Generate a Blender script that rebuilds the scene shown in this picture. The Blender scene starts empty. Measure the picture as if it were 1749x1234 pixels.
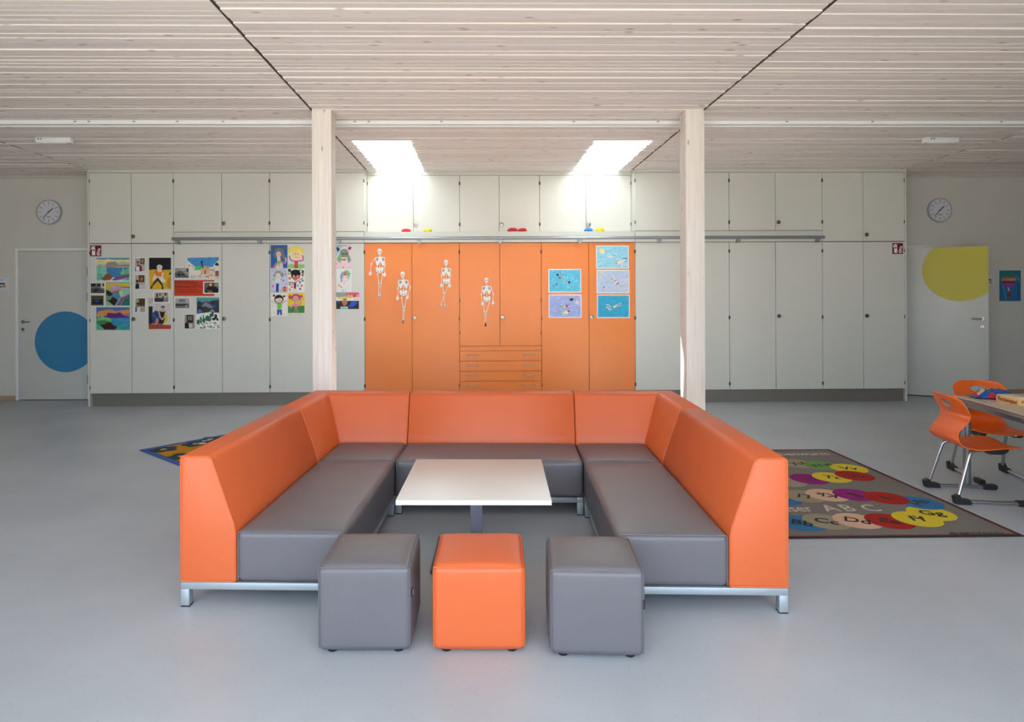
import bpy, bmesh, math, random
import numpy as np
from mathutils import Vector, Matrix
random.seed(7); np.random.seed(7)
S = bpy.context.scene
C = S.collection
R = math.radians

# ------------------------------------------------------------------ camera
IMW, IMH = 1749, 1234
F_PX, PX, PY, TH, ROLL, EYE = 1063.16, 837.91, 504.74, .0153, -.004, 1.45
cam = bpy.data.cameras.new('camera')
cam.sensor_fit = 'HORIZONTAL'; cam.sensor_width = 36
cam.lens = F_PX * 36 / IMW
cam.shift_x = (IMW / 2 - PX) / IMW
cam.shift_y = (PY - IMH / 2) / IMW
cam.clip_start = .05
camo = bpy.data.objects.new('camera', cam); C.objects.link(camo)
camo.matrix_world = (Matrix.Translation((0, 0, EYE)) @ Matrix.Rotation(-TH, 4, 'Z')
                     @ Matrix.Rotation(R(90), 4, 'X') @ Matrix.Rotation(ROLL, 4, 'Z'))
S.camera = camo

# ------------------------------------------------------------------ light and exposure
SKY_STRENGTH, SUN_STRENGTH, EXPOSURE = 10.0, 150.0, -0.42
S.view_settings.view_transform = 'Standard'; S.view_settings.look = 'None'
S.view_settings.exposure = EXPOSURE; S.view_settings.gamma = 1.0
S.view_settings.use_curve_mapping = False
wd = bpy.data.worlds.new('daylight'); S.world = wd; wd.use_nodes = True
nt = wd.node_tree; nt.nodes.clear()
_o = nt.nodes.new('ShaderNodeOutputWorld'); _b = nt.nodes.new('ShaderNodeBackground')
_g = nt.nodes.new('ShaderNodeTexCoord'); _s = nt.nodes.new('ShaderNodeSeparateXYZ')
_r = nt.nodes.new('ShaderNodeValToRGB')
_m = nt.nodes.new('ShaderNodeMath'); _m.operation = 'MULTIPLY_ADD'; _m.inputs[1].default_value = .5; _m.inputs[2].default_value = .5
_r.color_ramp.elements[0].position = .47; _r.color_ramp.elements[0].color = (1.0, .95, .86, 1)
_r.color_ramp.elements[1].position = .53; _r.color_ramp.elements[1].color = (.68, .84, 1, 1)
nt.links.new(_g.outputs['Generated'], _s.inputs[0]); nt.links.new(_s.outputs['Z'], _m.inputs[0])
nt.links.new(_m.outputs[0], _r.inputs[0]); nt.links.new(_r.outputs[0], _b.inputs[0])
_b.inputs[1].default_value = SKY_STRENGTH
nt.links.new(_b.outputs[0], _o.inputs[0])
sun = bpy.data.lights.new('sun', 'SUN'); sun.energy = SUN_STRENGTH; sun.angle = R(.6); sun.color = (1, .95, .87)
suno = bpy.data.objects.new('sun', sun); C.objects.link(suno)
suno.location = (0, 12, 9)
suno.rotation_euler = Vector((.13, -.469, -1)).to_track_quat('-Z', 'Y').to_euler()
def portal(name, loc, rot, sx, sy):
    l = bpy.data.lights.new(name, 'AREA'); l.shape = 'RECTANGLE'; l.size = sx; l.size_y = sy
    l.cycles.is_portal = True
    o = bpy.data.objects.new(name, l); C.objects.link(o); o.location = loc; o.rotation_euler = rot
S.cycles.use_denoising = True
S.cycles.max_bounces = 8; S.cycles.diffuse_bounces = 5; S.cycles.glossy_bounces = 3
S.cycles.sample_clamp_indirect = 8

# room: x right, y into the picture, z up; camera stands at the origin
CEIL, YW, D, DM = 3.13, 8.85, 8.30, 8.50       # ceiling, rear wall, cabinet fronts, set-back fronts
XL, XR, YB = -8.7, 9.3, -.7                   # side walls, window wall behind the camera

# ------------------------------------------------------------------ pixel to plane helpers (planes of the real room)
def ray(u, v):
    a, b = u - PX, v - PY; c, s = math.cos(ROLL), math.sin(ROLL)
    a, b = a * c + b * s, -a * s + b * c
    X = a / F_PX; c, s = math.cos(TH), math.sin(TH)
    return (X * c + s, -X * s + c, -b / F_PX)
def wallp(u, v, Y=D):
    r = ray(u, v); t = Y / r[1]
    return (r[0] * t, EYE + r[2] * t)
def floorp(u, v, z=0):
    r = ray(u, v); t = (z - EYE) / r[2]
    return (r[0] * t, r[1] * t)

# ------------------------------------------------------------------ materials
def lin(c):
    return tuple(((x / 255) / 12.92 if x / 255 <= .04045 else ((x / 255 + .055) / 1.055) ** 2.4) for x in c)
def base_mat(name):
    m = bpy.data.materials.new(name); m.use_nodes = True
    return m, m.node_tree, m.node_tree.nodes['Principled BSDF']
def mat(name, col, rough=.5, metal=0, spec=.5, var=0, vscale=20, bump=0, bscale=200):
    m, t, p = base_mat(name)
    c = lin(col) + (1,)
    p.inputs['Base Color'].default_value = c; p.inputs['Roughness'].default_value = rough
    p.inputs['Metallic'].default_value = metal; p.inputs['Specular IOR Level'].default_value = spec
    g = t.nodes.new('ShaderNodeNewGeometry')
    if var:
        n = t.nodes.new('ShaderNodeTexNoise'); n.inputs['Scale'].default_value = vscale; n.inputs['Detail'].default_value = 4
        t.links.new(g.outputs['Position'], n.inputs['Vector'])
        r = t.nodes.new('ShaderNodeValToRGB')
        r.color_ramp.elements[0].position = .3; r.color_ramp.elements[1].position = .7
        r.color_ramp.elements[0].color = tuple(x * (1 - var) for x in c[:3]) + (1,)
        r.color_ramp.elements[1].color = tuple(min(1, x * (1 + var)) for x in c[:3]) + (1,)
        t.links.new(n.outputs[0], r.inputs[0]); t.links.new(r.outputs[0], p.inputs['Base Color'])
    if bump:
        n = t.nodes.new('ShaderNodeTexNoise'); n.inputs['Scale'].default_value = bscale; n.inputs['Detail'].default_value = 3
        t.links.new(g.outputs['Position'], n.inputs['Vector'])
        b = t.nodes.new('ShaderNodeBump'); b.inputs['Strength'].default_value = bump; b.inputs['Distance'].default_value = .002
        t.links.new(n.outputs[0], b.inputs['Height']); t.links.new(b.outputs[0], p.inputs['Normal'])
    return m
def wood(name, light, dark, knot, axis=0, rough=.55, knots=.07):
    """whitewashed softwood, grain along axis, scattered knots, a tone of its own for each board"""
    m, t, p = base_mat(name); N = t.nodes.new; L = t.links.new
    g = N('ShaderNodeNewGeometry'); oi = N('ShaderNodeObjectInfo')
    off = N('ShaderNodeVectorMath'); off.operation = 'MULTIPLY_ADD'
    rnd = N('ShaderNodeCombineXYZ')
    for k in range(3): L(oi.outputs['Random'], rnd.inputs[k])
    L(rnd.outputs[0], off.inputs[0]); off.inputs[1].default_value = (37, 17, 11); L(g.outputs['Position'], off.inputs[2])
    mp = N('ShaderNodeMapping'); sc = [26, 26, 26]; sc[axis] = 1.1; mp.inputs['Scale'].default_value = sc
    L(off.outputs[0], mp.inputs['Vector'])
    n = N('ShaderNodeTexNoise'); n.inputs['Scale'].default_value = 2.2; n.inputs['Detail'].default_value = 6; n.inputs['Distortion'].default_value = .6
    L(mp.outputs[0], n.inputs['Vector'])
    r = N('ShaderNodeValToRGB'); r.color_ramp.elements[0].position = .32; r.color_ramp.elements[1].position = .68
    r.color_ramp.elements[0].color = lin(dark) + (1,); r.color_ramp.elements[1].color = lin(light) + (1,)
    L(n.outputs[0], r.inputs[0])
    mp2 = N('ShaderNodeMapping'); sc = [11, 11, 11]; sc[axis] = 3.6; mp2.inputs['Scale'].default_value = sc; mp2.inputs['Rotation'].default_value = (0, 0, .12)
    L(off.outputs[0], mp2.inputs['Vector'])
    v = N('ShaderNodeTexVoronoi'); v.inputs['Scale'].default_value = 1.0; L(mp2.outputs[0], v.inputs['Vector'])
    kr = N('ShaderNodeValToRGB'); kr.color_ramp.elements[0].position = knots * .5; kr.color_ramp.elements[1].position = knots * 2.2
    kr.color_ramp.elements[0].color = (1, 1, 1, 1); kr.color_ramp.elements[1].color = (0, 0, 0, 1)
    L(v.outputs['Distance'], kr.inputs[0])
    mx = N('ShaderNodeMix'); mx.data_type = 'RGBA'
    L(kr.outputs[0], mx.inputs['Factor']); L(r.outputs[0], mx.inputs['A']); mx.inputs['B'].default_value = lin(knot) + (1,)
    hs = N('ShaderNodeHueSaturation'); mr = N('ShaderNodeMapRange')
    mr.inputs['To Min'].default_value = .94; mr.inputs['To Max'].default_value = 1.05
    L(oi.outputs['Random'], mr.inputs['Value']); L(mr.outputs[0], hs.inputs['Value']); L(mx.outputs['Result'], hs.inputs['Color'])
    L(hs.outputs[0], p.inputs['Base Color']); p.inputs['Roughness'].default_value = rough; p.inputs['Specular IOR Level'].default_value = .3
    return m
def floor_mat():
    m, t, p = base_mat('linoleum'); N = t.nodes.new; L = t.links.new
    g = N('ShaderNodeNewGeometry')
    a = N('ShaderNodeTexNoise'); a.inputs['Scale'].default_value = 1.3; a.inputs['Detail'].default_value = 3; L(g.outputs['Position'], a.inputs['Vector'])
    r = N('ShaderNodeValToRGB'); r.color_ramp.elements[0].color = lin((171, 177, 183)) + (1,); r.color_ramp.elements[1].color = lin((181, 187, 193)) + (1,)
    r.color_ramp.elements[0].position = .35; r.color_ramp.elements[1].position = .65; L(a.outputs[0], r.inputs[0])
    v = N('ShaderNodeTexVoronoi'); v.inputs['Scale'].default_value = 42; L(g.outputs['Position'], v.inputs['Vector'])
    sr = N('ShaderNodeValToRGB'); sr.color_ramp.elements[0].position = .05; sr.color_ramp.elements[1].position = .16
    sr.color_ramp.elements[0].color = (1, 1, 1, 1); sr.color_ramp.elements[1].color = (0, 0, 0, 1); L(v.outputs['Distance'], sr.inputs[0])
    f = N('ShaderNodeMath'); f.operation = 'MULTIPLY'; f.inputs[1].default_value = .35; L(sr.outputs[0], f.inputs[0])
    mx = N('ShaderNodeMix'); mx.data_type = 'RGBA'; L(f.outputs[0], mx.inputs['Factor']); L(r.outputs[0], mx.inputs['A'])
    mx.inputs['B'].default_value = lin((112, 112, 116)) + (1,); L(mx.outputs['Result'], p.inputs['Base Color'])
    n = N('ShaderNodeTexNoise'); n.inputs['Scale'].default_value = 90; L(g.outputs['Position'], n.inputs['Vector'])
    b = N('ShaderNodeBump'); b.inputs['Strength'].default_value = .05; b.inputs['Distance'].default_value = .002; L(n.outputs[0], b.inputs['Height']); L(b.outputs[0], p.inputs['Normal'])
    p.inputs['Roughness'].default_value = .36; p.inputs['Specular IOR Level'].default_value = .5
    return m
def print_mat():
    m, t, p = base_mat('printed_paper')
    a = t.nodes.new('ShaderNodeVertexColor'); a.layer_name = 'Col'
    t.links.new(a.outputs['Color'], p.inputs['Base Color']); p.inputs['Roughness'].default_value = .65; p.inputs['Specular IOR Level'].default_value = .25
    return m
def glass_mat():
    m = bpy.data.materials.new('window_glass'); m.use_nodes = True; t = m.node_tree; t.nodes.clear()
    o = t.nodes.new('ShaderNodeOutputMaterial'); x = t.nodes.new('ShaderNodeMixShader'); a = t.nodes.new('ShaderNodeBsdfTransparent'); b = t.nodes.new('ShaderNodeBsdfGlossy')
    b.inputs['Roughness'].default_value = .02; x.inputs[0].default_value = .06
    t.links.new(a.outputs[0], x.inputs[1]); t.links.new(b.outputs[0], x.inputs[2]); t.links.new(x.outputs[0], o.inputs[0])
    return m
M = dict(
    wall=mat('wall_paint', (210, 208, 200), .8, spec=.2, var=.015, vscale=3, bump=.1, bscale=300),
    sidewall=mat('side_wall_bounce_tone', (176, 168, 156), .8, spec=.2, var=.015, vscale=3),  # unseen side walls, made darker to reduce bounced fill light
    cab=mat('white_laminate', (214, 214, 205), .45, spec=.4, var=.01, vscale=2),
    cabin=mat('cabinet_edge', (150, 148, 142), .7),
    orange=mat('orange_laminate', (220, 122, 46), .38, spec=.5, var=.02, vscale=2),
    plinth=mat('plinth_steel', (124, 120, 112), .5, metal=.2),
    slat=wood('ceiling_spruce', (243, 234, 227), (235, 225, 217), (176, 158, 146), 0),
    joint=mat('joint_shadow_gap', (60, 46, 36), .8),
    post=wood('column_spruce', (236, 229, 220), (224, 214, 204), (170, 156, 144), 2, knots=.06),
    floor=floor_mat(),
    seam=mat('weld_seam', (132, 134, 138), .5),
    beige=mat('baseboard_beech', (172, 146, 116), .5, var=.06, vscale=8),
    white=mat('white_enamel', (235, 236, 234), .4),
    shaft=mat('skylight_lining', (245, 245, 243), .7),
    door=mat('door_laminate', (208, 208, 201), .45, var=.01, vscale=2),
    blue=mat('blue_foil', (58, 132, 176), .45), yellow=mat('yellow_foil', (190, 177, 18), .45),
    steel=mat('brushed_steel', (170, 168, 160), .32, metal=1), brass=mat('handle_nickel', (150, 146, 136), .3, metal=1),
    alu=mat('grey_aluminium', (150, 154, 157), .42, metal=.6), frame=mat('silver_frame', (176, 184, 190), .38, metal=.55),
    chrome=mat('chair_tube', (176, 178, 182), .28, metal=.9),
    black=mat('black_plastic', (28, 28, 30), .5), hinge=mat('black_hinge', (58, 56, 52), .5),
    leo=mat('orange_leather', (212, 99, 51), .42, spec=.45, var=.02, vscale=6, bump=.12, bscale=350),
    leg=mat('grey_leather', (106, 102, 106), .40, spec=.45, var=.03, vscale=5, bump=.12, bscale=350),
    tabletop=mat('white_tabletop', (228, 222, 214), .35, var=.01, vscale=3),
    tabedge=mat('white_edge', (240, 242, 242), .4),
    tcol=mat('grey_metal', (150, 154, 168), .4, metal=.4), tbase=mat('graphite_plate', (92, 88, 88), .4, metal=.3),
    shell=mat('orange_plastic', (226, 98, 26), .38, spec=.5),
    desk=mat('desk_maple', (206, 190, 170), .4, var=.05, vscale=7), deskedge=mat('desk_edge', (128, 118, 116), .5), deskline=mat('desk_dark_line', (62, 52, 46), .5),
    dgrey=mat('desk_frame', (128, 130, 134), .4, metal=.6),
    boxwood=mat('game_box_wood', (214, 170, 112), .5, var=.07, vscale=14), boxlid=mat('game_box_lid', (222, 204, 170), .5, var=.03, vscale=9),
    ink=mat('dark_ink', (30, 28, 26), .7), redink=mat('red_ink', (132, 34, 20), .7), brownink=mat('brown_ink', (74, 24, 14), .7), greyink=mat('grey_print', (120, 122, 122), .7),
    cream=mat('cream_print', (196, 186, 168), .9), rugedge=mat('dark_binding', (40, 36, 36), .95), redline=mat('red_binding', (136, 40, 34), .9),
    bluerug=mat('blue_binding', (40, 84, 150), .95, bump=.4, bscale=500),
    dial=mat('clock_dial', (214, 216, 224), .5), rim=mat('clock_rim', (168, 170, 176), .4),
    bone=mat('bone_paper', (240, 236, 232), .7), bonedark=mat('bone_shade_print', (120, 108, 100), .7), bonejoint=mat('bone_grey_print', (176, 166, 160), .7),
    redcloth=mat('red_cloth', (200, 40, 46), .9), yelcloth=mat('yellow_cloth', (240, 214, 60), .9), bluecloth=mat('blue_cloth', (40, 130, 210), .9), navycloth=mat('navy_cloth', (48, 60, 140), .9),
    tag=mat('black_tag', (22, 24, 30), .6), tagw=mat('pale_tag_print', (190, 205, 220), .6),
    paper=print_mat(), glass=glass_mat(),
    outwall=mat('outer_shell', (190, 186, 178), .9),
)
for k, nrm in (('rug', (122, 117, 111)), ):
    M[k] = mat('grey_rug_pile', nrm, .95, spec=.1, var=.06, vscale=120, bump=.5, bscale=600)
M['ochre'] = mat('ochre_rug_pile', (176, 124, 38), .95, spec=.1, var=.08, vscale=60, bump=.5, bscale=600)

# ------------------------------------------------------------------ mesh helpers
def link(name, me, m, parent=None, smooth=False, angle=None):
    o = bpy.data.objects.new(name, me); C.objects.link(o)
    if m is not None and not me.materials: me.materials.append(m)
    if smooth:
        me.shade_smooth()
        if angle: me.set_sharp_from_angle(angle=R(angle))
    if parent is not None: o.parent = parent
    return o
def bm_obj(name, bm, m, parent=None, smooth=False, angle=35):
    bmesh.ops.recalc_face_normals(bm, faces=bm.faces)
    me = bpy.data.meshes.new(name); bm.to_mesh(me); bm.free()
    return link(name, me, m, parent, smooth, angle)
def bx(bm, x0, x1, y0, y1, z0, z1):
    v = [bm.verts.new(p) for p in ((x0, y0, z0), (x1, y0, z0), (x1, y1, z0), (x0, y1, z0), (x0, y0, z1), (x1, y0, z1), (x1, y1, z1), (x0, y1, z1))]
    for f in ((0, 3, 2, 1), (4, 5, 6, 7), (0, 1, 5, 4), (1, 2, 6, 5), (2, 3, 7, 6), (3, 0, 4, 7)): bm.faces.new([v[i] for i in f])
def box(name, x0, x1, y0, y1, z0, z1, m, parent=None, bev=0, seg=2):
    bm = bmesh.new(); bx(bm, x0, x1, y0, y1, z0, z1)
    if bev: bmesh.ops.bevel(bm, geom=list(bm.edges), offset=bev, segments=seg, affect='EDGES', profile=.5)
    return bm_obj(name, bm, m, parent, smooth=bool(bev), angle=40)
def prism(name, pts, y0, y1, m, parent=None):
    """outline in (x, z), thickness along y"""
    bm = bmesh.new()
    a = [bm.verts.new((x, y0, z)) for x, z in pts]; b = [bm.verts.new((x, y1, z)) for x, z in pts]
    bm.faces.new(a); bm.faces.new(b[::-1]); n = len(pts)
    for i in range(n): bm.faces.new((a[i], b[i], b[(i + 1) % n], a[(i + 1) % n]))
    return bm_obj(name, bm, m, parent)
def slab(name, pts, z0, z1, m, parent=None):
    """outline in (x, y), thickness along z"""
    bm = bmesh.new()
    a = [bm.verts.new((x, y, z0)) for x, y in pts]; b = [bm.verts.new((x, y, z1)) for x, y in pts]
    bm.faces.new(a[::-1]); bm.faces.new(b); n = len(pts)
    for i in range(n): bm.faces.new((a[i], a[(i + 1) % n], b[(i + 1) % n], b[i]))
    return bm_obj(name, bm, m, parent)
def lathe(name, prof, m, parent=None, n=24, loc=(0, 0, 0), axis='Z'):
    bm = bmesh.new(); rings = []
    for r, h in prof:
        ring = []
        for k in range(n):
            a = 2 * math.pi * k / n; p = (r * math.cos(a), r * math.sin(a), h)
            if axis == 'Y': p = (p[0], -p[2], p[1])
            ring.append(bm.verts.new((p[0] + loc[0], p[1] + loc[1], p[2] + loc[2])))
        rings.append(ring)
    for a, b in zip(rings, rings[1:]):
        for k in range(n): bm.faces.new((a[k], a[(k + 1) % n], b[(k + 1) % n], b[k]))
    bm.faces.new(rings[0][::-1]); bm.faces.new(rings[-1])
    return bm_obj(name, bm, m, parent, True, 35)
def fillet(pts, rad, n=6):
    pts = [Vector(p) for p in pts]; out = [pts[0]]
    for a, b, c in zip(pts, pts[1:], pts[2:]):
        u = (a - b); v = (c - b); r = min(rad, u.length * .49, v.length * .49)
        p0 = b + u.normalized() * r; p1 = b + v.normalized() * r
        for k in range(n + 1):
            t = k / n; out.append(p0 * (1 - t) ** 2 + b * 2 * t * (1 - t) + p1 * t * t)
    out.append(pts[-1]); return out
def tube(name, pts, r, m, parent=None, rad=0, n=10, closed=False):
    P = fillet(pts, rad) if rad else [Vector(p) for p in pts]
    bm = bmesh.new(); rings = []; up = None; N = len(P)
    for i, p in enumerate(P):
        if closed: d = P[(i + 1) % N] - P[i - 1]
        else: d = (P[min(i + 1, N - 1)] - P[max(i - 1, 0)])
        d.normalize()
        if up is None: up = Vector((0, 0, 1)) if abs(d.z) < .9 else Vector((1, 0, 0))
        s = d.cross(up).normalized(); up = s.cross(d).normalized()
        rings.append([bm.verts.new(p + (s * math.cos(2 * math.pi * k / n) + up * math.sin(2 * math.pi * k / n)) * r) for k in range(n)])
    for a, b in list(zip(rings, rings[1:])) + ([(rings[-1], rings[0])] if closed else []):
        for k in range(n): bm.faces.new((a[k], a[(k + 1) % n], b[(k + 1) % n], b[k]))
    if not closed: bm.faces.new(rings[0][::-1]); bm.faces.new(rings[-1])
    return bm_obj(name, bm, m, parent, True, 50)
def puff(name, x0, x1, y0, y1, z0, z1, r, m, parent=None, bulge=(0, 0, 0), n=18, rz=None):
    """rounded, slightly cushioned block; rz: own radius for the vertical direction"""
    cx, cy, cz = (x0 + x1) / 2, (y0 + y1) / 2, (z0 + z1) / 2; hx, hy, hz = (x1 - x0) / 2, (y1 - y0) / 2, (z1 - z0) / 2
    bm = bmesh.new(); bmesh.ops.create_cube(bm, size=2)
    bmesh.ops.subdivide_edges(bm, edges=list(bm.edges), cuts=n, use_grid_fill=True)
    H = (hx, hy, hz); NS = n + 1
    def pos(k, h):
        i = round((k + 1) / 2 * NS)
        if i <= 4: return -h + r * i / 4
        if i >= NS - 4: return h - r * (NS - i) / 4
        return -h + r + (2 * h - 2 * r) * (i - 4) / (NS - 8)
    for v in bm.verts:
        q = [pos(v.co[i], H[i]) for i in range(3)]
        c = [q[i] / H[i] for i in range(3)]
        inn = [max(-(H[i] - r), min(H[i] - r, q[i])) for i in range(3)]
        d = Vector([q[i] - inn[i] for i in range(3)])
        if d.length > 1e-9:
            # project the square corner zone on the round one
            mxx = max(abs(k) for k in d); d = d.normalized() * min(r, mxx if mxx > 0 else r)
        p = [inn[i] + d[i] for i in range(3)]
        w = [1 - abs(c[i]) ** 4 for i in range(3)]
        for i in range(3):
            if abs(q[i]) > H[i] - 1e-6 or abs(c[i]) > .999:
                j, k = (i + 1) % 3, (i + 2) % 3
                p[i] += math.copysign(bulge[i] * max(0, w[j]) * max(0, w[k]), c[i])
        v.co = (p[0] + cx, p[1] + cy, p[2] + cz)
    return bm_obj(name, bm, m, parent, True, 60)
def round_poly(pts, radii, n=6):
    out = []; N = len(pts)
    for i in range(N):
        a, b, c = Vector(pts[i - 1]), Vector(pts[i]), Vector(pts[(i + 1) % N]); r = radii[i]
        if r <= 0: out.append(tuple(b)); continue
        u = (a - b).normalized() * r; v = (c - b).normalized() * r
        for k in range(n + 1):
            t = k / n; p = (b + u) * (1 - t) ** 2 + b * 2 * t * (1 - t) + (b + v) * t * t; out.append(tuple(p))
    return out
def loft(name, secs, m, parent=None):
    bm = bmesh.new(); rings = [[bm.verts.new(p) for p in s] for s in secs]; n = len(rings[0])
    for a, b in zip(rings, rings[1:]):
        for k in range(n): bm.faces.new((a[k], a[(k + 1) % n], b[(k + 1) % n], b[k]))
    bm.faces.new(rings[0][::-1]); bm.faces.new(rings[-1])
    return bm_obj(name, bm, m, parent, True, 50)
def tag(o, label=None, cat=None, group=None, kind=None):
    for k, v in (('label', label), ('category', cat), ('group', group), ('kind', kind)):
        if v: o[k] = v
    return o
def thing(name, label, cat, loc=(0, 0, 0), rz=0, group=None):
    o = bpy.data.objects.new(name, None); C.objects.link(o); o.empty_display_size = .1
    o.location = loc; o.rotation_euler = (0, 0, rz)
    return tag(o, label, cat, group)
def struct(name, label=None):
    o = bpy.data.objects.new(name, None); C.objects.link(o); o.empty_display_size = .1
    return tag(o, label, None, None, 'structure')
def copy_tree(o, parent=None):
    c = o.copy(); C.objects.link(c)
    if parent is not None: c.parent = parent
    for ch in list(o.children): copy_tree(ch, c)
    return c
def text(body, size, m, parent=None, name='lettering', mw=None, align='CENTER', extr=.0006, bold=0.0, sx=1, split=False, xmin=None):
    cu = bpy.data.curves.new('t', 'FONT'); cu.body = body; cu.size = size; cu.align_x = align; cu.align_y = 'CENTER'
    cu.extrude = extr; cu.offset = bold; cu.resolution_u = 3
    ob = bpy.data.objects.new('t', cu); C.objects.link(ob); bpy.context.view_layer.update()
    me = bpy.data.meshes.new_from_object(ob.evaluated_get(bpy.context.evaluated_depsgraph_get()))
    bpy.data.objects.remove(ob); me.materials.clear()
    mm = (mw if mw is not None else Matrix()) @ Matrix.Diagonal((sx, 1, 1, 1))
    if split:
        bm = bmesh.new(); bm.from_mesh(me); seen = set(); n = 0
        for v0 in list(bm.verts):
            if v0 in seen: continue
            st = [v0]; isl = []; seen.add(v0)
            while st:
                v = st.pop(); isl.append(v)
                for e in v.link_edges:
                    w = e.other_vert(v)
                    if w not in seen: seen.add(w); st.append(w)
            if xmin is not None and (mm @ min(isl, key=lambda q: q.co.x).co).x < xmin: continue
            b2 = bmesh.new(); mp = {v: b2.verts.new(v.co) for v in isl}
            for f in {f for v in isl for f in v.link_faces}: b2.faces.new([mp[v] for v in f.verts])
            m2 = bpy.data.meshes.new(name); b2.to_mesh(m2); b2.free()
            o = link(name, m2, m, parent); o.matrix_local = mm
        bm.free(); return None
    o = link(name, me, m, parent); o.matrix_local = mm
    return o

# ------------------------------------------------------------------ painted sheets: colours of the print held per vertex
class Sheet:
    """a canvas in the units of the zoomed photograph; shapes painted in order"""
    def __init__(s, x0, y0, x1, y1, bg, nx):
        s.x0, s.y0, s.x1, s.y1 = x0, y0, x1, y1
        s.nx = nx; s.ny = max(4, int(nx * (y1 - y0) / (x1 - x0)))
        k = 2
        gx = np.linspace(x0, x1, (s.nx) * k + 1); gy = np.linspace(y0, y1, (s.ny) * k + 1)
        s.X, s.Y = np.meshgrid(gx, gy); s.k = k
        s.A = np.empty(s.X.shape + (3,)); s.A[:] = lin(bg)
    def put(s, mask, col, alpha=1, mottle=.35):
        c = np.array(lin(col)); m = mask
        j = 1 + mottle * (s.noise() - .5)[m][:, None]
        s.A[m] = s.A[m] * (1 - alpha) + c * j * alpha
        return s
    def noise(s, n=14):
        if not hasattr(s, '_n'):
            h, w = s.X.shape; r = np.random.rand(n + 2, n + 2)
            yy = np.linspace(0, n, h); xx = np.linspace(0, n, w); yi = yy.astype(int); xi = xx.astype(int); fy = (yy - yi)[:, None]; fx = (xx - xi)[None]
            g = lambda a, b: r[np.ix_(yi + a, xi + b)]
            s._n = g(0, 0) * (1 - fy) * (1 - fx) + g(1, 0) * fy * (1 - fx) + g(0, 1) * (1 - fy) * fx + g(1, 1) * fy * fx
            s._n = s._n * .7 + .3 * np.random.rand(h, w)
        return s._n
    def p(s, col, *pts, a=1):
        m = np.zeros(s.X.shape, bool); n = len(pts)
        for i in range(n):
            (ax, ay), (bx_, by) = pts[i], pts[(i + 1) % n]
            if ay == by: continue
            m ^= ((ay > s.Y) != (by > s.Y)) & (s.X < (bx_ - ax) * (s.Y - ay) / (by - ay) + ax)
        return s.put(m, col, a)
    def e(s, col, cx, cy, rx, ry, a=1):
        return s.put(((s.X - cx) / rx) ** 2 + ((s.Y - cy) / ry) ** 2 < 1, col, a)
    def r(s, col, x0, y0, x1, y1, a=1):
        return s.put((s.X >= x0) & (s.X <= x1) & (s.Y >= y0) & (s.Y <= y1), col, a)
    def l(s, col, w, *pts, a=1):
        m = np.zeros(s.X.shape, bool)
        for (ax, ay), (bx_, by) in zip(pts, pts[1:]):
            dx, dy = bx_ - ax, by - ay; q = dx * dx + dy * dy + 1e-9
            t = np.clip(((s.X - ax) * dx + (s.Y - ay) * dy) / q, 0, 1)
            m |= (s.X - ax - t * dx) ** 2 + (s.Y - ay - t * dy) ** 2 < (w / 2) ** 2
        return s.put(m, col, a)
    def colors(s):
        k = s.k; A = s.A
        P = np.pad(A, ((1, 1), (1, 1), (0, 0)), 'edge')
        B = (P[:-2, 1:-1] + P[2:, 1:-1] + P[1:-1, :-2] + P[1:-1, 2:] + 2 * A) / 6
        return B[::k, ::k]
    def build(s, name, to3d, m, parent=None, back=Vector((0, .0015, 0))):
        """to3d maps canvas units to a point in the scene"""
        nx, ny = s.nx + 1, s.ny + 1; col = s.colors()
        V = []; 
        xs = np.linspace(s.x0, s.x1, nx); ys = np.linspace(s.y0, s.y1, ny)
        P00, P10, P01, P11 = [Vector(to3d(a, b)) for a, b in ((s.x0, s.y0), (s.x1, s.y0), (s.x0, s.y1), (s.x1, s.y1))]
        U = np.linspace(0, 1, nx)[None, :, None]; W = np.linspace(0, 1, ny)[:, None, None]
        A = [np.array(p) for p in (P00, P10, P01, P11)]
        G = A[0] * (1 - U) * (1 - W) + A[1] * U * (1 - W) + A[2] * (1 - U) * W + A[3] * U * W
        V = G.reshape(-1, 3); idx = np.arange(nx * ny).reshape(ny, nx)
        Fq = np.stack([idx[:-1, :-1], idx[1:, :-1], idx[1:, 1:], idx[:-1, 1:]], -1).reshape(-1, 4).tolist()
        rim = list(idx[0, :]) + list(idx[1:, -1]) + list(idx[-1, -2::-1]) + list(idx[-2:0:-1, 0])
        base = len(V); bk = V[rim] + np.array(back); n = len(rim)
        for i in range(n): Fq.append([int(rim[i]), int(rim[(i + 1) % n]), base + (i + 1) % n, base + i])
        Fq.append([base + i for i in range(n)])
        V = np.concatenate([V, bk])
        me = bpy.data.meshes.new(name); me.from_pydata(V.tolist(), [], Fq)
        ca = me.color_attributes.new('Col', 'FLOAT_COLOR', 'POINT')
        cc = np.ones((len(V), 4)); cc[:base, :3] = col.reshape(-1, 3); cc[base:, :3] = col.reshape(-1, 3)[rim]
        ca.data.foreach_set('color', cc.ravel())
        me.update()
        return link(name, me, m, parent)
def on_wall(ox, oy, sc, Y, off=0):
    def f(zx, zy):
        x, z = wallp(ox + zx / sc, oy + zy / sc, Y); return (x, Y - .0025 - off, z)
    return f

# ================================================================== THE ROOM
fl = box('floor', XL, XR, YB, YW + 2.2, -.2, -.003, M['seam']); tag(fl, 'grey linoleum floor', kind='structure')
ys = [YB, -.45, 1.55, 3.55, 5.55, 7.55, YW]
for a, b in zip(ys, ys[1:]):
    box('floor_sheet', XL, XR, a + .0012, b - .0012, -.003, 0, M['floor'], fl)
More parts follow.
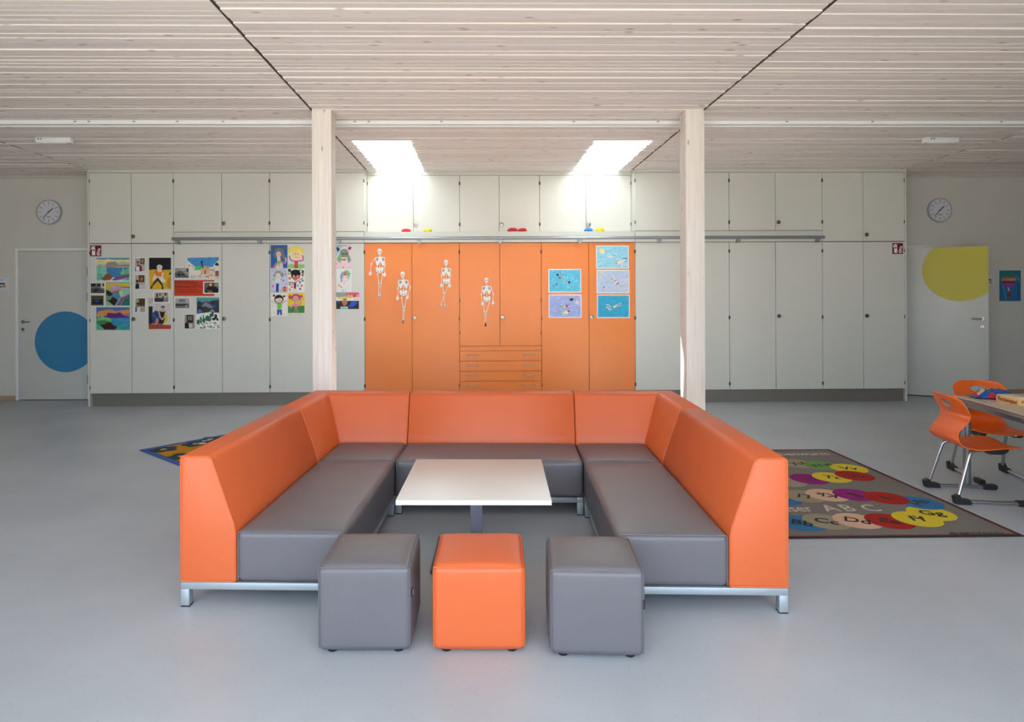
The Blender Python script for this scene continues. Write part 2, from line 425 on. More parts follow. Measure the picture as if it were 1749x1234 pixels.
# rear wall with two doorways
DLx0, DLx1, DRx0, DRx1, DH = -6.50, -5.54, 6.08, 7.04, 2.095
w = struct('wall_back', 'pale rear wall with two doors')
for x0, x1, z0, z1 in ((XL, DLx0 - .04, 0, CEIL + .2), (DLx0 - .04, DLx1 + .04, DH + .04, CEIL + .2), (DLx1 + .04, DRx0 - .04, 0, CEIL + .2),
                       (DRx0 - .04, DRx1 + .04, DH + .04, CEIL + .2), (DRx1 + .04, XR, 0, CEIL + .2)):
    box('wall_panel', x0, x1, YW, YW + .2, z0, z1, M['wall'], w)
# small dim rooms behind the doors
for x0, x1 in ((DLx0 - .3, DLx1 + .3), (DRx0 - .3, DRx1 + .3)):
    box('lobby_rear', x0, x1, YW + 1.6, YW + 1.7, 0, 2.6, M['wall'], w)
    box('lobby_side', x0 - .1, x0, YW + .2, YW + 1.7, 0, 2.6, M['wall'], w); box('lobby_side', x1, x1 + .1, YW + .2, YW + 1.7, 0, 2.6, M['wall'], w)
    box('lobby_top', x0 - .1, x1 + .1, YW + .2, YW + 1.7, 2.6, 2.7, M['wall'], w)
tag(box('wall_left', XL - .2, XL, YB - .2, YW + .2, 0, CEIL + .2, M['sidewall']), 'plain unseen side wall, toned down to cut bounce light', kind='structure')
tag(box('wall_right', XR, XR + .2, YB - .2, YW + .2, 0, CEIL + .2, M['sidewall']), 'plain unseen side wall, toned down to cut bounce light', kind='structure')
# unseen window wall behind the camera, set close, windows narrowed for stronger light falloff
wf = struct('wall_front', 'unseen window wall facing the cabinets, placed for light falloff')
WINS = [(-4.2, -1.8), (-1.5, .9), (1.2, 3.4)]; WZ0, WZ1 = .1, 2.95
xs = [XL] + [k for p in WINS for k in p] + [XR]
for a, b in zip(xs[::2], xs[1::2]): box('wall_pier', a, b, YB - .2, YB, WZ0, WZ1, M['wall'], wf)
box('wall_apron', XL, XR, YB - .2, YB, 0, WZ0, M['wall'], wf); box('wall_lintel', XL, XR, YB - .2, YB, WZ1, CEIL + .2, M['wall'], wf)
for i, (a, b) in enumerate(WINS):
    t = struct('window_%d' % (i + 1), 'large unseen window behind the camera, placed for light falloff')
    for x0, x1, z0, z1 in ((a, b, WZ0, WZ0 + .06), (a, b, WZ1 - .06, WZ1), (a, a + .06, WZ0 + .06, WZ1 - .06), (b - .06, b, WZ0 + .06, WZ1 - .06), ((a + b) / 2 - .04, (a + b) / 2 + .04, WZ0 + .06, WZ1 - .06)):
        box('window_frame', x0, x1, YB - .12, YB - .05, z0, z1, M['white'], t)
    for x0, x1 in ((a + .06, (a + b) / 2 - .04), ((a + b) / 2 + .04, b - .06)):
        box('pane', x0, x1, YB - .09, YB - .08, WZ0 + .06, WZ1 - .06, M['glass'], t)
    portal('window_daylight', ((a + b) / 2, YB - .21, (WZ0 + WZ1) / 2), (R(90), 0, 0), b - a, WZ1 - WZ0)

# ceiling: five fields of spruce slats, parted by shadow gaps, two skylights in the middle field
JX = [XL, -5.185, -1.522, 2.034, 5.675, XR]
SKYX = [(-1.385, -.757), (1.245, 1.870)]; SY0, SY1 = 6.755, 8.485
PITCH = .0635
mesh_cache = {}
def slat(x0, x1, y, dz, wdt, parent):
    key = (round(x1 - x0, 4), round(wdt, 4))
    if key not in mesh_cache:
        bm = bmesh.new(); l = x1 - x0; bx(bm, 0, l, 0, wdt, 0, .034)
        bmesh.ops.recalc_face_normals(bm, faces=bm.faces)
        me = bpy.data.meshes.new('slat'); bm.to_mesh(me); bm.free(); me.materials.append(M['slat']); mesh_cache[key] = me
    o = bpy.data.objects.new('slat', mesh_cache[key]); C.objects.link(o); o.parent = parent; o.location = (x0, y, CEIL - dz)
for i in range(5):
    a, b = JX[i] + (.011 if i else 0), JX[i + 1] - (.011 if i < 4 else 0)
    t = struct('ceiling' , ('whitewashed spruce slat ceiling field, ' + ('outermost on the left', 'left of the columns', 'between the columns with two skylights', 'right of the columns', 'outermost on the right')[i]))
    rnd = random.Random(50 + i)
    y = 2.6 + rnd.random() * .03
    lim = YW if i in (0, 4) else (DM - .005 if i == 2 else D - .002)
    while y + .05 < lim:
        wdt = rnd.choice((.0485, .0505, .0525, .0545)); dz = rnd.choice((0, .001, .002, .004, .006, .008)); yy = y
        if y + .06 > SY0 and i == 2:
            if y + .01 < SY0: wdt = SY0 - y
            j = lambda: rnd.choice((-.008, 0, .006))
            for p, q in ((a, SKYX[0][0] + j()), (SKYX[0][1] + j(), SKYX[1][0] + j()), (SKYX[1][1] + j(), b)):
                slat(p, q, yy, dz, wdt, t)
        else: slat(a, b, yy, dz, wdt, t)
        y += PITCH
    # boards behind the camera, out of the picture
    bm = bmesh.new(); y = 2.6 - PITCH
    while y > YB:
        bx(bm, a, b, y, y + .0545, CEIL, CEIL + .034); y -= PITCH
    o = bm_obj('slat_field', bm, M['slat'], t); o['kind'] = 'stuff'
rf = struct('trim_1', 'roof deck above the slats')
for x0, x1, y0, y1 in ((XL, XR, YB - .2, SY0 - .05), (XL, SKYX[0][0] - .045, SY0 - .05, SY1 + .045), (SKYX[0][1] + .045, SKYX[1][0] - .045, SY0 - .05, SY1 + .045), (SKYX[1][1] + .045, XR, SY0 - .05, SY1 + .045), (XL, XR, SY1 + .045, YW + .2)):
    box('roof_deck', x0, x1, y0, y1, CEIL + .034, CEIL + .2, M['slat'], rf)
for j in JX[1:5]:
    box('shadow_gap', j - .0108, j + .0108, YB, (D - .004) if j > -5 and j < 5 else YW, CEIL + .0005, CEIL + .0335, M['joint'], rf)
SH = .75
for i, (a, b) in enumerate(SKYX):
    t = struct('window_%d' % (i + 5), 'bright skylight shaft in the ceiling above the cabinets')
    z0, z1 = CEIL + .0345, CEIL + SH
    box('shaft_wall', a - .04, a, SY0 - .045, SY1 + .04, z0, z1, M['shaft'], t); box('shaft_wall', b, b + .04, SY0 - .045, SY1 + .04, z0, z1, M['shaft'], t)
    box('shaft_wall', a, b, SY0 - .045, SY0 - .005, z0, z1, M['shaft'], t); box('shaft_wall', a, b, SY1, SY1 + .04, CEIL + .031, z1, M['shaft'], t)
    box('pane', a - .04, b + .04, SY0 - .045, SY1 + .04, z1, z1 + .01, M['glass'], t)
    portal('skylight_daylight', ((a + b) / 2, (SY0 + SY1) / 2, z1 + .03), (0, 0, 0), b - a, SY1 - SY0)

# baseboards and the white curtain rail under the ceiling
tag(box('baseboard_left', XL, DLx0 - .042, YW - .015, YW, 0, .066, M['beige'], bev=.003), 'narrow beech baseboard', kind='structure')
tag(box('baseboard_right', DRx1 + .042, XR, YW - .015, YW, 0, .066, M['beige'], bev=.003), 'narrow beech baseboard', kind='structure')
t = thing('curtain_rail', 'long white curtain rail running across the slatted ceiling behind the columns', 'curtain rail', (0, 6.0, CEIL))
box('fascia', XL, XR, -.05, -.035, -.042, -.006, M['white'], t); box('track', XL, XR, -.035, .05, -.03, -.006, M['white'], t)
box('track_lip', XL, XR, .05, .06, -.042, -.006, M['white'], t)
for u in (128, 152, 229, 303, 381, 606, 630, 754, 980, 1124, 1344, 1490, 1710):
    x = wallp(u, 206, 5.95)[0]; box('clip', x - .012, x + .012, -.054, -.05, -.024, -.014, M['alu'], t)

# columns
for lab, x0, x1 in (('whitewashed timber column in front of the children\'s portrait drawings', -1.512, -1.340), ('whitewashed timber column beside the right sofa back, sunlit near its foot', 1.858, 2.028)):
    o = box('column', x0, x1, 5.607, 5.778, 0, CEIL - .006, M['post'], bev=.002); tag(o, lab, 'column')

# ------------------------------------------------------------------ doors
def door(n, label, x0, x1, frame_only=False):
    t = struct('door_%d' % n, label)
    for a, b, z0, z1 in ((x0 - .04, x0 - .004, 0, DH + .04), (x1 + .004, x1 + .04, 0, DH + .04), (x0 - .004, x1 + .004, DH + .004, DH + .04)):
        box('door_frame', a, b, YW - .012, YW + .12, z0, z1, M['white'], t, bev=.002)
    return t
def disc_pts(cx, cz, r, x0, x1, z0, z1, n=72):
    """circle clipped to a rectangle (Sutherland-Hodgman)"""
    P = [(cx + r * math.cos(2 * math.pi * k / n), cz + r * math.sin(2 * math.pi * k / n)) for k in range(n)]
    for ax, lim, sg in ((0, x0, 1), (0, x1, -1), (1, z0, 1), (1, z1, -1)):
        out = []
        for i in range(len(P)):
            p, q = P[i - 1], P[i]; ip, iq = (p[ax] - lim) * sg >= 0, (q[ax] - lim) * sg >= 0
            if ip != iq:
                f = (lim - p[ax]) / (q[ax] - p[ax]); out.append((p[0] + f * (q[0] - p[0]), p[1] + f * (q[1] - p[1])))
            if iq: out.append(q)
        P = out
    return P
def lever(parent, x, z, sgn, m, y=0):
    h = lathe('handle', [(.025, 0), (.025, .006), (.021, .009)], m, parent, 20, (x, y, z), 'Y')
    tube('lever', [(x, y - .008, z), (x, y - .05, z), (x + sgn * .12, y - .05, z)], .009, m, h, rad=.02, n=8)
    k = lathe('lock_rose', [(.025, 0), (.025, .006), (.021, .009)], m, parent, 20, (x, y, z - .106), 'Y')
    prism('keyhole', [(x - .004, z - .12), (x + .004, z - .12), (x + .006, z - .1), (x, z - .094), (x - .006, z - .1)], y - .0105, y - .008, M['black'], k)
d1 = door(1, 'closed pale door with a blue circle, left of the cabinets', DLx0, DLx1)
lf = box('door_leaf', DLx0, DLx1, YW - .006, YW + .034, .008, DH, M['door'], d1, bev=.002)
prism('blue_circle', disc_pts(-5.845, .82, .428, DLx0 + .002, DLx1 - .002, .01, DH), YW - .0085, YW - .0062, M['blue'], d1)['label'] = 'large blue circle'
lever(d1, -6.434, 1.104, 1, M['steel'], YW - .006)
for z in (1.81, 1.45, .29): lathe('hinge', [(.009, 0), (.009, .12)], M['steel'], d1, 10, (DLx1 + .006, YW - .014, z - .06))
d2 = door(2, 'pale door with a yellow circle standing ajar, right of the cabinets', DRx0, DRx1)
LW = .945
me_o = box('door_leaf', 0, LW, -.04, 0, .012, DH, M['door'], d2, bev=.002)
me_o.location = (DRx0 + .004, YW - .002, 0); me_o.rotation_euler = (0, 0, -R(32.1))
prism('yellow_circle', disc_pts(.635, 1.775, .432, .002, LW - .002, .02, DH - .002), -.0425, -.0402, M['yellow'], me_o)['label'] = 'large yellow circle'
lever(me_o, LW - .07, 1.104, -1, M['brass'], -.04)

# ------------------------------------------------------------------ cabinets
G = .0032
def knob(parent, x, y, z):
    k = lathe('knob', [(.008, 0), (.010, .012), (.024, .016), (.027, .022), (.024, .029), (.012, .031)], M['brass'], parent, 20, (x, y, z), 'Y')
    return k
def cabinet(name, label, x0, xs, x1, z0, z1, yf, m, kz, hz, doors=True, cat='cabinet', knobs=True):
    cx = (x0 + x1) / 2
    t = thing(name, label, cat, (cx, YW, z0))
    def B(n, a, b, y0, y1, c, d, mm, par, **k): return box(n, a - cx, b - cx, y0 - YW, y1 - YW, c - z0, d - z0, mm, par, **k)
    B('carcass', x0 + .0006, x1 - .0006, yf + .0215, YW - .002, z0 + .0006, z1 - .0006, M['cab'] if m is M['cab'] else m, t)
    if doors:
        zb = doors if doors is not True else z0
        for k, (a, b) in enumerate(((x0, xs), (xs, x1))):
            d = B('cabinet_door', a + G, b - G, yf, yf + .019, zb + G, z1 - G, m, t, bev=.0012, seg=1)
            if k == 1 and knobs: knob(d, xs + .034 - cx, yf - YW, kz - z0)
            for z in hz:
                xx = x0 if k == 0 else x1
                s = 1 if k == 0 else -1
                a2, b2 = sorted((xx + s * .001, xx + s * .011))
                B('hinge', a2, b2, yf - .003, yf + .018, z - .022, z + .022, M['hinge'], d)
    return t, B
XS = [-5.171, -4.619, -4.066, -3.431, -2.802, -2.178, -1.548, -.918, -.288, .251, .806, 1.441, 2.062, 2.694, 3.331, 3.956, 4.590, 5.146, 5.711]
ZB, ZT, ZU, ZTOP = .17, 2.152, 2.305, 3.09
HL = (2.03, 1.14, .25); HU = (2.98, 2.42)
low = ['white tall lower cabinet covered with landscape paintings, beside the blue-circle door', 'white tall lower cabinet with the orange handwritten banner', 'white tall lower cabinet with children\'s portraits, behind a column',
       'orange tall cabinet with three paper skeletons', 'orange cabinet with four drawers under its doors', 'orange tall cabinet with five swimming pictures',
       'white tall lower cabinet adjoining the orange ones behind the right column', 'bare white tall lower cabinet between the right column and the signed cabinet', 'white tall lower cabinet with a red extinguisher sign, beside the yellow-circle door']
upp = ['white overhead cabinet above the landscape paintings', 'white overhead cabinet above the orange handwritten banner', 'white overhead cabinet above the children\'s portraits',
       'set-back white overhead cabinet under the left skylight', 'set-back white overhead cabinet midway between the skylights', 'set-back white overhead cabinet under the right skylight',
       'white overhead cabinet behind the right column', 'white overhead cabinet above the rail\'s right end', 'white overhead cabinet above the right-hand red extinguisher sign']
for i in range(9):
    a, b, c = XS[2 * i:2 * i + 3]
    mid = 3 <= i <= 5; m = M['orange'] if mid else M['cab']
    if i == 4:
        t, B = cabinet('drawer_cabinet', low[i], a, b, c, ZB, ZT, D, m, 1.155, (2.03, 1.38, .95), doors=.775)
        p = B('lock_panel', a + G, c - G, D, D + .019, .712, .770, m, t, bev=.0012, seg=1)
        lathe('lock', [(.013, 0), (.013, .004), (.008, .006)], M['brass'], p, 16, (.745 - (a + c) / 2, D - YW, .742 - ZB), 'Y')
        for z0, z1 in ((.577, .706), (.442, .570), (.307, .435), (.174, .300)):
            d = B('drawer', a + G, c - G, D, D + .019, z0, z1, m, t, bev=.0012, seg=1)
            for u in (807.5, 903.5):
                x = wallp(u, 620)[0] - (a + c) / 2; z = (z0 + z1) / 2 + .012 - ZB
                tube('handle', [(x - .072, D - YW, z), (x - .072, D - YW - .026, z), (x + .072, D - YW - .026, z), (x + .072, D - YW, z)], .006, M['steel'], d, rad=.012, n=8)
    else:
        cabinet('tall_cabinet', low[i], a, b, c, ZB, ZT, D, m, 1.155, HL)
    zu = 2.158 if i in (0, 8) else ZU
    yf = DM if mid else D
    cabinet('overhead_cabinet', upp[i], a, b, c, zu, ZTOP, yf, M['cab'], 2.245 if i in (0, 8) else 2.415, HU)
for lab, a, b in (('white fascia board behind the grey rail, left of the orange cabinets', XS[4 - 2], XS[6]), ('white ledge board above the orange cabinets carrying the cloth bags', XS[6], XS[12]), ('white fascia board behind the grey rail, right of the orange cabinets', XS[12], XS[16])):
    tag(box('ledge_board', a + .002, b - .002, D, YW - .002 if a != XS[6] else DM + .02, 2.156, 2.3015, M['cab'], bev=.0015, seg=1), lab, 'board')
tag(box('trim_2', XS[0] - .022, XS[6], D + .001, YW - .002, ZTOP + .002, CEIL + .030, M['cab']), 'white filler strip above the cabinets', kind='structure')
tag(box('trim_3', XS[6], XS[12], DM + .001, YW - .002, ZTOP + .002, CEIL + .030, M['cab']), 'white filler strip above the cabinets', kind='structure')
tag(box('trim_4', XS[12], XS[18] + .024, D + .001, YW - .002, ZTOP + .002, CEIL + .030, M['cab']), 'white filler strip above the cabinets', kind='structure')
tag(box('trim_5', XS[0] - .022, XS[0] - .001, D, YW - .002, .0, ZTOP, M['cab'], bev=.0015, seg=1), 'white end panel of the cabinets', kind='structure')
tag(box('trim_6', XS[18] + .001, XS[18] + .024, D, YW - .002, .0, ZTOP, M['cab'], bev=.0015, seg=1), 'white end panel of the cabinets', kind='structure')
tag(box('trim_7', XS[0] + .02, XS[18] - .01, D + .03, D + .06, 0, ZB - .002, M['plinth']), 'grey-brown plinth under the cabinets', kind='structure')
# grey rail on brackets in front of the cabinets
t = thing('ladder_rail', 'long grey metal rail on brackets across the cabinet fronts', 'rail', (0, D, 2.2))
xa, xb = wallp(294, 406, D - .07)[0], wallp(1408, 402, D - .07)[0]
tube('bar', [(xa, -.07, .008), (xb, -.07, .008)], .021, M['alu'], t, n=14)
for u in (303, 443, 578, 716, 854, 990, 1126, 1261, 1397):
    x = wallp(u, 408, D - .06)[0]
    b = prism('bracket', [(x - .028, -.012), (x + .028, -.012), (x + .016, -.062), (x - .016, -.062)], -.075, -.045, M['alu'], t)
    box('bracket_arm', x - .014, x + .014, -.05, -.0005, -.058, -.034, M['alu'], b)

# ================================================================== FURNITURE
# sofa: five modules in a U; sofa frame x along its width, y towards the cabinets
SO = Vector((-1.4103, 2.9246, 0)); SR = -.0463
CS, LM, BT, BB, ZS, ZK, ZF = .7765, 1.2485, .147, .2647, .3576, .706, .1164
def at_sofa(x, y, extra=0):
    c, s = math.cos(SR), math.sin(SR); return (SO.x + x * c - y * s, SO.y + x * s + y * c, 0), SR + extra
# profile of the backrest: t = distance from the outer side, z
BP = round_poly([(0, ZF), (BB, ZF), (BB, ZS + .01), (BT, ZK), (0, ZK)], [.012, .012, .05, .028, .018], 6)
def shrink(P, e):
    cx = sum(p[0] for p in P) / len(P); cz = sum(p[1] for p in P) / len(P); out = []
    for x, z in P:
        dx, dz = cx - x, cz - z
        out.append((x + math.copysign(min(e, abs(dx)), dx), z + math.copysign(min(e, abs(dz)), dz)))
    return out
def back_run(name, parent, f, s0, s1):
    """straight back; f(t, s, z) gives the point"""
    secs = []
    for s, e in ((s0, .012), (s0 + .003, .005), (s0 + .010, 0), ((s0 + s1) / 2, 0), (s1 - .010, 0), (s1 - .003, .005), (s1, .012)):
        secs.append([f(t, s, z) for t, z in shrink(BP, e)])
    o = loft(name, secs, M['leo'], parent)
    for s in (s0 + .004, s1 - .004):
        tube('piping', [f(t, s, z) for t, z in shrink(BP, .003)], .0035, M['leo'], o, n=6, closed=True)
    return o
def feet(parent, pts, rails):
    for x, y in pts:
        l = box('leg', x - .02, x + .02, y - .02, y + .02, .006, ZF - .034, M['frame'], parent, bev=.002)
        box('foot_cap', x - .0195, x + .0195, y - .0195, y + .0195, 0, .0055, M['black'], l)
    for x0, x1, y0, y1 in rails: box('frame_rail', x0, x1, y0, y1, ZF - .034, ZF - .001, M['frame'], parent, bev=.002)
def straight(label, L, loc, rz, flip=1, tagged=False, glides=False):
    """backrest on local x = 0 (flip -1 mirrors), length along y"""
    t = thing('sofa_module', label, 'sofa', loc, rz, 'modules of the U-shaped sofa')
    g = .0025
    X = lambda a: a * flip
    back_run('backrest', t, lambda tt, s, z: (X(tt), s, z), g, L - g)
    a, b = sorted((X(BB + .001), X(CS)))
    s = puff('seat', a, b, g, L - g, ZF, ZS, .030, M['leg'], t, (.004, .002, .008), n=16)
    e0, e1 = X(BB + .008), X(CS - .012)
    for yy in (g + .010,):
        tube('piping', [(e0, yy - .004, ZF + .01), (e0, yy - .004, ZS - .007), (e1, yy - .004, ZS - .007), (X(CS - .006), yy - .002, ZS - .04), (X(CS - .006), yy - .002, ZF + .01)], .0035, M['leg'], s, rad=.012, n=6)
    xs = (X(.022), X(CS - .022))
    feet(t, [(x, y) for x in xs for y in (.024, L - .024)],
         [tuple(sorted((X(.003), X(CS - .003)))) + (.004, .044), tuple(sorted((X(.003), X(CS - .003)))) + (L - .044, L - .004),
          tuple(sorted((X(.003), X(.043)))) + (.045, L - .045), tuple(sorted((X(CS - .043), X(CS - .003)))) + (.045, L - .045)])
    if glides:
        for x in (X(.14), X(.14 + .47)): lathe('glide', [(.022, .0), (.022, .018), (.012, .02), (.012, ZF - .035)], M['black'], t, 16, (x, .36, 0))
    if tagged: box('brand_tag', X(0) - .002, X(0) + .003, .02, .032, .24, .28, M['tag'], t)
    return t
WS = 2 * CS + LM; TS = LM + CS
p, r = at_sofa(0, 0); straight('left straight sofa module, orange back and grey seat, nearest the left rug', LM, p, r, 1, glides=True)
p, r = at_sofa(WS, 0); straight('right straight sofa module, orange back and grey seat, beside the alphabet rug', LM, p, r, -1, tagged=True, glides=True)
# the middle one: its back faces the cabinets, so it is turned by a quarter
p, r = at_sofa(CS, TS, -R(90)); straight('straight sofa module at the back of the U, facing the stools, before the orange cabinets', LM, p, r, 1)
def corner(label, loc, rz, flip):
    t = thing('sofa_corner', label, 'sofa', loc, rz, 'modules of the U-shaped sofa')
    X = lambda a: a * flip; g = .0025
    secs = [[(X(tt), g, z) for tt, z in shrink(BP, .012)], [(X(tt), g + .003, z) for tt, z in shrink(BP, .005)], [(X(tt), g + .01, z) for tt, z in BP],
            [(X(tt), CS - tt - .012, z) for tt, z in BP], [(X(tt + .0035), CS - tt - .0035, z) for tt, z in BP], [(X(tt + .012), CS - tt, z) for tt, z in BP],
            [(X(CS - g - .01), CS - tt, z) for tt, z in BP], [(X(CS - g - .003), CS - tt, z) for tt, z in shrink(BP, .005)], [(X(CS - g), CS - tt, z) for tt, z in shrink(BP, .012)]]
    o = loft('backrest', secs, M['leo'], t)
    tube('piping', [(X(tt), g + .004, z) for tt, z in shrink(BP, .003)], .0035, M['leo'], o, n=6, closed=True)
    tube('piping', [(X(CS - g - .004), CS - tt, z) for tt, z in shrink(BP, .003)], .0035, M['leo'], o, n=6, closed=True)
    tube('corner_seam', [(X(BB + .002), CS - BB - .002, ZS + .012), (X(BT + .02), CS - BT - .02, ZK - .045), (X(BT - .004), CS - BT + .004, ZK - .0055), (X(.02), CS - .02, ZK - .001)], .0025, M['leo'], o, n=6, rad=.03)
    a, b = sorted((X(BB + .001), X(CS - g)))
    puff('seat', a, b, g, CS - BB - .001, ZF, ZS, .030, M['leg'], t, (.001, .001, .008), n=14)
    feet(t, [(X(.022), .024), (X(CS - .022), .024), (X(.022), CS - .022), (X(CS - .022), CS - .022)],
         [tuple(sorted((X(.003), X(CS - .003)))) + (.004, .044), tuple(sorted((X(.003), X(CS - .003)))) + (CS - .044, CS - .004)])
    return t
p, r = at_sofa(0, LM); corner('left corner sofa module with L-shaped orange back', p, r, 1)
p, r = at_sofa(WS, LM); corner('right corner sofa module with L-shaped orange back', p, r, -1)

# cube stools
def stool(label, m, cx, cy, rz, w=.380, d=.358, h=.355, tg=None):
    t = thing('cube_stool', label, 'stool', (cx, cy, 0), rz, 'cube stools in front of the table')
    zb = .014
    b = puff('cushion', -w / 2, w / 2, -d / 2, d / 2, zb, h, .026, m, t, (.004, .004, .016), n=20)
    X, Y = w / 2 - .0062, d / 2 - .0062; zt = h - .0062
    tube('piping', fillet([(-X, -Y, zt), (X, -Y, zt), (X, Y, zt), (-X, Y, zt), (-X, -Y, zt)], .03)[:-1], .003, m, b, n=6, closed=False)
    for sx in (-1, 1):
        for sy in (-1, 1): tube('seam', [(sx * X, sy * Y, zb + .012), (sx * X, sy * Y, zt)], .0028, m, b, n=6)
    for sx in (-1, 1):
        for sy in (-1, 1): lathe('foot', [(.020, 0), (.022, .006), (.022, .022)], M['black'], t, 16, (sx * (w / 2 - .055), sy * (d / 2 - .04), 0))
    if tg == 'side':
        q = box('brand_tag', w / 2 - .001, w / 2 + .0055, -d / 2 + .016, -d / 2 + .040, .222, .256, M['tag'], b)
        box('tag_print', w / 2 + .0056, w / 2 + .0062, -d / 2 + .021, -d / 2 + .036, .228, .250, M['tagw'], b)
    elif tg == 'edge': box('brand_tag', w / 2 - .007, w / 2 - .002, -d / 2 - .0035, -d / 2 + .004, .205, .24, M['tag'], b)
    return t
def stool_at(label, m, P, Q, **k):
    a, b = Vector(P), Vector(Q); rz = math.atan2(b.y - a.y, b.x - a.x); mid = (a + b) / 2; n = Vector((-math.sin(rz), math.cos(rz)))
    k['w'] = (b - a).length; c = mid + n * (k.get('d', .358) / 2); return stool(label, m, c.x, c.y, rz, **k)
stool_at('grey leather cube stool left of the orange one', M['leg'], floorp(541.5, 1113.5, .014), floorp(702, 1112.5, .014), tg='side')
stool_at('orange leather cube stool between the two grey ones', M['leo'], floorp(738.5, 1112.5, .014), floorp(898, 1112.5, .014))
stool_at('grey leather cube stool right of the orange one', M['leg'], floorp(939, 1119.5, .014), floorp(1102.5, 1123.5, .014), tg='edge')

# low white table inside the U
tw = .772
tc = Vector((-.030, 3.475)); tr = -.030
t = thing('coffee_table', 'low square white table on a single post inside the sofa U', 'table', (tc.x, tc.y, 0), tr)
tp = box('tabletop', -tw / 2, tw / 2, -tw / 2, tw / 2, .4085, .433, M['tabletop'], t, bev=.0015)
for x0, x1, y0, y1 in ((-tw / 2 - .001, tw / 2 + .001, -tw / 2 - .0012, -tw / 2 + .0003), (-tw / 2 - .001, tw / 2 + .001, tw / 2 - .0003, tw / 2 + .0012), (-tw / 2 - .0012, -tw / 2 + .0003, -tw / 2, tw / 2), (tw / 2 - .0003, tw / 2 + .0012, -tw / 2, tw / 2)):
    box('edge_band', x0, x1, y0, y1, .409, .4325, M['tabedge'], tp)
box('post', -.033, .033, -.033, .033, .0125, .402, M['tcol'], t, bev=.003)
box('mounting_plate', -.12, .12, -.12, .12, .4025, .408, M['tcol'], t)
slab('base_plate', round_poly([(-.235, -.245), (.235, -.245), (.235, .245), (-.235, .245)], [.02] * 4), 0, .012, M['tbase'], t)

